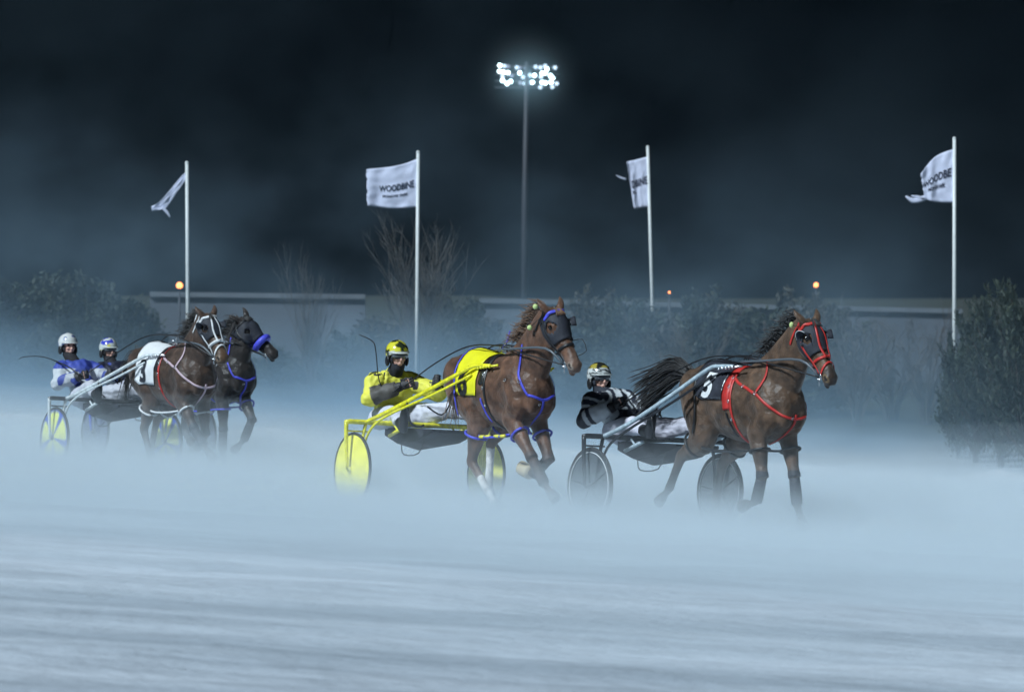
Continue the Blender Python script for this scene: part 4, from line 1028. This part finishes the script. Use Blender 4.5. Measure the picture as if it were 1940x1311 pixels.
def bare_mesh(seed, h, w, n=16, fan=.5, sub=5, r0=.03):
    rnd = random.Random(seed); mb = MB()
    for i in range(n):
        a = rnd.uniform(0, 2*pi); ln = h*rnd.uniform(.6, 1); out = w*rnd.uniform(.2, 1)
        P = [Vector((cos(a)*.08, sin(a)*.08, -.1))]
        for k in range(1, 6):
            t = k/5; P.append(Vector((cos(a)*out*t**(1+fan), sin(a)*out*t**(1+fan), ln*t))+Vector((rnd.uniform(-.06, .06), rnd.uniform(-.06, .06), 0))*t)
        tube(mb, P, [r0*(1-.17*k) for k in range(6)], n=5, m=2)
        for q in range(sub):
            k = rnd.randint(1, 4); p = P[k].lerp(P[k+1], rnd.random()); dr = (P[k+1]-P[k]).normalized()+Vector((rnd.uniform(-.7, .7), rnd.uniform(-.7, .7), rnd.uniform(-.1, .5))); dr.normalize(); l = h*rnd.uniform(.12, .28)
            e = p+dr*l; tube(mb, [p, p.lerp(e, .5)+Vector((0, 0, .02)), e], [r0*.4, r0*.3, r0*.12], n=4)
            for z in range(3):
                b = p.lerp(e, rnd.uniform(.3, .9)); d2 = (dr+Vector((rnd.uniform(-.8, .8), rnd.uniform(-.8, .8), rnd.uniform(-.3, .6)))).normalized(); tube(mb, [b, b+d2*l*.4], [r0*.2, r0*.08], n=3)
    return mb
protos = []
for sd, h, w, sp in ((1, 2.4, 1.0, .2), (2, 2.2, 1.15, 0), (3, 2.8, .9, .5), (4, 2.6, 1.0, 1.1)):
    lm, sm = evergreen_mesh(sd, h, w, sp, 5200 if sd < 4 else 11000, .075 if sd < 4 else .06)
    a = lm.build('foliage', M_ever, smooth=False); b = sm.build('stem', M_bark); protos.append((a, b, h))
pb = []
for sd, h, w, n in ((11, 2.3, 1.25, 26), (12, 1.9, 1.3, 28)): pb.append((bare_mesh(sd, h, w, n, .2, 9, .016).build('branches', M_twig), h))
used = set()
def plant(kind, idx, u, d, vtop, wscale, label, cat, group, name, m=None):
    x = (u-970)*d/F; g0 = ground_z(x, d); ztop = CZ+(550-vtop)*d/F; parts = protos[idx][:2] if kind == 'e' else pb[idx][:1]; h0 = protos[idx][2] if kind == 'e' else pb[idx][1]
    s = (ztop-g0)/h0; r = empty(name, (x, d, g0), (0, 0, (u*.37) % 6.28)); r.scale = (wscale*s, wscale*s, s); tag(r, label, cat, group)
    for p in parts:
        if p.name in used: c = p.copy(); COL.objects.link(c)
        else: c = p; used.add(p.name)
        c.parent = r
        if m and p.data.materials[0] in (M_ever,): c.material_slots[0].link = 'OBJECT'; c.material_slots[0].material = m
EG = 'evergreen shrubs in the hedge behind the track'
left = [(12,96,520),(70,99,500),(128,95,528),(180,99,512),(236,96,548),(282,100,590)]
pl = ['evergreen shrub at the far left edge of the picture','tall evergreen shrub behind the leftmost driver, second from the left edge','evergreen shrub directly behind the white helmet driver','evergreen shrub rising between the two left helmets','evergreen shrub above the blue and white helmet','low evergreen shrub at the left end of the pale wall']
for i, ((u, d, v), l) in enumerate(zip(left, pl)): plant('e', i % 3, u, d, v, 1.15, l, 'shrub', EG, 'evergreen_shrub')
mid = [(520,96,640,'low shrub right of the blue nose roll'),(590,98,632,'low shrub under the middle of the left wall'),(655,96,622,'low shrub at the right end of the left wall'),(720,99,585,'dark shrub left of the bare tree'),(868,97,560,'round dark shrub right of the bare tree'),(915,101,600,'low shrub where the right wall begins'),
       (1080,97,590,'shrub behind the brow of the blue banded horse'),(1128,99,548,'shrub under the leaning flag pole, left side'),(1185,96,560,'shrub left of the tiny amber beacon'),(1250,99,565,'shrub below the tiny amber beacon'),(1320,96,552,'shrub above the dark swinging tail'),
       (1385,99,556,'shrub above the black number cloth'),(1450,97,562,'shrub behind the mane of the red bridle horse'),(1512,99,552,'shrub just left of the red bridle'),(1575,101,575,'shrub right of the red bridle horse')]
for i, (u, d, v, l) in enumerate(mid): plant('e', (i+1) % 3, u, d, v, 1.25, l, 'shrub', EG, 'evergreen_shrub', M_dry if i % 2 else None)
right = [(1848,72,592,.72,'nearest pointed evergreen right of the rightmost flag pole'),(1896,70,566,.8,'second evergreen from the right edge'),(1948,68,536,.95,'tall evergreen cut by the right edge of the picture'),(1815,74,628,.6,'small evergreen at the foot of the rightmost flag pole')]
for i, (u, d, v, w, l) in enumerate(right): plant('e', 3 if i != 3 else 2, u, d, v, w, l, 'evergreen', 'sharp evergreens at the right edge', 'evergreen_tree')
for (u, d, v, w, i, l) in [(1625,92,588,1.0,0,'bare twiggy bush right of the red bridle horse'),(1690,94,594,1.1,1,'bare twiggy bush in front of the right wall, middle one'),(1755,92,598,1.0,0,'bare twiggy bush left of the rightmost flag pole'),(1300,90,600,1.0,1,'bare twiggy bush behind the black and white driver'),(590,93,500,.55,0,'thin bare sapling in front of the left wall')]:
    plant('b', i, u, d, v, w, l, 'bush', 'leafless bushes', 'bare_bush')
mb = bare_mesh(21, 3.6, 1.15, 40, .35, 8, .022); x = (798-970)*90/F; t = mb.build('bare_tree', mat('bare_tree_bark', (.10, .095, .09), .8, noise_amt=.2), loc=(x, 90, ground_z(x, 90))); t.scale = (.8, .8, .93)
tag(t, 'bare many stemmed tree fanning up behind the second flag pole', 'tree')
mb = MB()   # low snow berm at the inner edge
n = 60; V = []; Fc = []
for i in range(n+1):
    x = -20+40*i/n; y = 63+(x*-.10); z = ground_z(x, y)
    for dy, hh in ((-1.1, -.05), (-.5, .10), (0, .20), (.5, .10), (1.1, -.05)): V.append((x, y+dy+.3*noise.noise(Vector((x, dy, 0))), z+hh*(1+.9*noise.noise(Vector((x*1.3, dy, 2))))))
for i in range(n):
    for j in range(4): q = i*5+j; Fc.append((q, q+1, q+6, q+5))
mb.add(V, Fc); o = mb.build('snow_bank', mat('berm_snow', (.62, .66, .72), .7, noise_amt=.15, bump=.5, bscale=5)); tag(o, 'low ridge of ploughed snow along the inside of the track', 'snow bank', kind='structure')
# ---------------------------------------------------------------- air: thin even haze, blowing ground snow, drifting powder
def vol_box(name, lo, hi, label, cat):
    mb = MB(); box(mb, lo, hi); o = mb.build(name, None, smooth=False); tag(o, label, cat, kind='stuff'); return o
def vol_slab(name, xs, ys, h0, h1, label, cat):
    mb = MB(); nx_, ny_ = len(xs), len(ys); V = []; Fc = []
    for hh in (h0, h1):
        for y in ys:
            for x in xs: V.append((x, y, ground_z(x, y)+hh))
    n = nx_*ny_
    for j in range(ny_-1):
        for i in range(nx_-1): q = j*nx_+i; Fc.append((q, q+nx_, q+nx_+1, q+1)); Fc.append((n+q, n+q+1, n+q+nx_+1, n+q+nx_))
    for j in range(ny_-1):
        for i in (0, nx_-1): q = j*nx_+i; Fc.append((q, n+q, n+q+nx_, q+nx_) if i == 0 else (q, q+nx_, n+q+nx_, n+q))
    for i in range(nx_-1):
        for j in (0, ny_-1): q = j*nx_+i; Fc.append((q, q+1, n+q+1, n+q) if j == 0 else (q, n+q, n+q+1, q+1))
    mb.add(V, Fc); o = mb.build(name, None, smooth=False); tag(o, label, cat, kind='stuff'); return o
def haze_mat(name, col, dens, g=0.0):
    m = bpy.data.materials.new(name); m.use_nodes = True; N, L = nodes(m); N.clear()
    out = N.new('ShaderNodeOutputMaterial'); v = N.new('ShaderNodeVolumePrincipled')
    v.inputs['Color'].default_value = (*col, 1); v.inputs['Density'].default_value = dens; v.inputs['Anisotropy'].default_value = g
    L.new(v.outputs[0], out.inputs['Volume']); return m, N, L, v
def mnode(N, L, op, a, b=None, c=None):
    n = N.new('ShaderNodeMath'); n.operation = op
    for i, q in enumerate((a, b, c)):
        if q is None: continue
        if isinstance(q, (int, float)): n.inputs[i].default_value = q
        else: L.new(q, n.inputs[i])
    return n.outputs[0]
def height_above(N, L):
    ge = N.new('ShaderNodeNewGeometry'); sp = N.new('ShaderNodeSeparateXYZ'); L.new(ge.outputs['Position'], sp.inputs[0])
    x, y, z = sp.outputs
    xc = mnode(N, L, 'MINIMUM', mnode(N, L, 'MAXIMUM', x, -9.), 6.)
    yc = mnode(N, L, 'MINIMUM', mnode(N, L, 'MAXIMUM', y, 36.), 51.)
    h = mnode(N, L, 'MULTIPLY_ADD', xc, .06, z)
    h = mnode(N, L, 'MULTIPLY_ADD', yc, .03, h)
    h = mnode(N, L, 'SUBTRACT', h, -.016+.06*.717+.03*42.2)
    return ge.outputs['Position'], x, y, z, h
def nz(N, L, vec, scale, sc=(1, 1, 1), detail=3, rough=.55, rot=0):
    mp = N.new('ShaderNodeMapping'); mp.inputs['Scale'].default_value = sc; mp.inputs['Rotation'].default_value = (0, 0, rot)
    L.new(vec, mp.inputs[0]); n = N.new('ShaderNodeTexNoise'); n.inputs['Scale'].default_value = scale
    n.inputs['Detail'].default_value = detail; n.inputs['Roughness'].default_value = rough; L.new(mp.outputs[0], n.inputs['Vector'])
    return n.outputs[0]
def mrange(N, L, val, a, b, c, d, smooth=True):
    n = N.new('ShaderNodeMapRange'); n.interpolation_type = 'SMOOTHSTEP' if smooth else 'LINEAR'
    for i, q in enumerate((a, b, c, d)): n.inputs[i+1].default_value = q
    L.new(val, n.inputs[0]); return n.outputs[0]
if 1:
    o = vol_box('haze', (-60, -3, -2.2), (60, 330, 22), 'thin blue night haze filling the air over the track', 'haze')
    m, *_ = haze_mat('haze', (.55, .8, 1.0), .00003, 0.0); o.data.materials.append(m)
if 1:   # dense low layer of blowing snow
    m, N, L, v = haze_mat('blowing_snow', (.79, .90, .97), 1.0, -.25)
    P, x, y, z, h = height_above(N, L)
    n1 = nz(N, L, P, .9, (.35, .9, 1.4), 4, .55, radians(-35))
    Hn = mrange(N, L, n1, .32, .68, .045, .21)
    e = mnode(N, L, 'EXPONENT', mnode(N, L, 'MULTIPLY', mnode(N, L, 'DIVIDE', h, Hn), -1))
    d = mnode(N, L, 'MULTIPLY', e, mrange(N, L, n1, .3, .7, .6, 1.6))
    d = mnode(N, L, 'MULTIPLY', d, mrange(N, L, y, 27, 40, .08, 1))
    d = mnode(N, L, 'MULTIPLY', d, 1.8)
    L.new(d, v.inputs['Density'])
    o = vol_slab('blowing_snow', (-14, -9, 6, 10), (22, 36, 51, 62), -.35, .95, 'dense knee high sheet of blowing snow over the track', 'blowing snow'); o.data.materials.append(m)
if 1:   # higher drifting powder behind the horses
    m, N, L, v = haze_mat('drifting_powder', (.54, .78, .98), 1.0, 0.0)
    P, x, y, z, h = height_above(N, L)
    n1 = nz(N, L, P, .30, (.8, .35, 1.0), 4, .6, radians(20))
    e1 = mnode(N, L, 'MULTIPLY', mnode(N, L, 'EXPONENT', mnode(N, L, 'MULTIPLY', h, -1/.42)), mnode(N, L, 'MULTIPLY', mrange(N, L, n1, .34, .66, .30, 1.7), .105))
    e2 = mnode(N, L, 'MULTIPLY', mnode(N, L, 'EXPONENT', mnode(N, L, 'MULTIPLY', h, -1/1.75)), .037)
    d = mnode(N, L, 'ADD', e1, mnode(N, L, 'MULTIPLY', e2, mrange(N, L, n1, .42, .64, .0, 2.8)))
    d = mnode(N, L, 'MULTIPLY', d, mrange(N, L, y, 56, 72, .0, 1))
    d = mnode(N, L, 'MULTIPLY', d, mrange(N, L, x, 1.5, 9, 1, .4))
    L.new(d, v.inputs['Density'])
    o = vol_slab('drifting_powder', (-22, -9, 6, 22), (52, 84), -.4, 10.0, 'pale drifting snow powder hanging behind the horses', 'drifting snow'); o.data.materials.append(m)

if 1:   # ball of mist added to imitate the bloom halo round the floodlight bank
    m, N, L, v = haze_mat('halo_mist', (.7, .9, 1.0), 1.0, 0.0)
    tc = N.new('ShaderNodeTexCoord'); ln = N.new('ShaderNodeVectorMath'); ln.operation = 'LENGTH'; L.new(tc.outputs['Object'], ln.inputs[0])
    L.new(mnode(N, L, 'MULTIPLY', mnode(N, L, 'POWER', mrange(N, L, ln.outputs['Value'], .0, 4.2, 1, 0, False), 2.2), .09), v.inputs['Density'])
    mb = MB(); ball(mb, (0, 0, 0), (4.4, 2.6, 4.4), n=16); o = mb.build('halo_mist', m, loc=PX(998, 146, 298.6)); tag(o, 'added ball of mist that gives the floodlight bank its glow halo', 'mist', kind='stuff')

# powder kicked up behind hooves and wheels
SPm, N, L, v = haze_mat('snow_spray', (.82, .91, .97), 1.0, -.2)
tc = N.new('ShaderNodeTexCoord'); ln = N.new('ShaderNodeVectorMath'); ln.operation = 'LENGTH'; L.new(tc.outputs['Object'], ln.inputs[0])
ge = N.new('ShaderNodeNewGeometry'); ns = nz(N, L, ge.outputs['Position'], 2.6, (1, 1, 1.3), 4, .62)
L.new(mnode(N, L, 'MULTIPLY', mnode(N, L, 'MULTIPLY', mrange(N, L, ln.outputs['Value'], .15, 1.0, 1, 0), mrange(N, L, ns, .45, .68, 0, 1)), 1.8), v.inputs['Density'])
for key, X, Y, r, hh, lb in (('L', 1.9, .1, .75, .55, 'powder snow thrown up round the legs of the white bridled horse'), ('D', 1.2, .3, .8, .5, 'powder snow thrown up behind the blue nose roll horse'),
        ('Y', .3, -.8, .8, .30, 'powder snow trailing from the near yellow wheel'), ('Y', 1.1, .3, .7, .34, 'powder snow thrown up by the hind hooves of the chestnut horse'), ('R', -.5, -.8, .9, .28, 'powder snow trailing behind the near black wheel'), ('R', .9, .5, .9, .34, 'powder snow thrown up by the hind hooves of the bay horse')):
    mb = MB(); ball(mb, (0, 0, 0), 1.0, n=14); p = W_(key, (X, Y, .12)); o = mb.build('snow_spray', SPm, loc=p); o.scale = (r*1.25, r, hh); o.rotation_euler = (0, 0, T[key][1]-pi/2)
    tag(o, lb, 'snow spray', 'powder snow kicked up by the teams', kind='stuff')
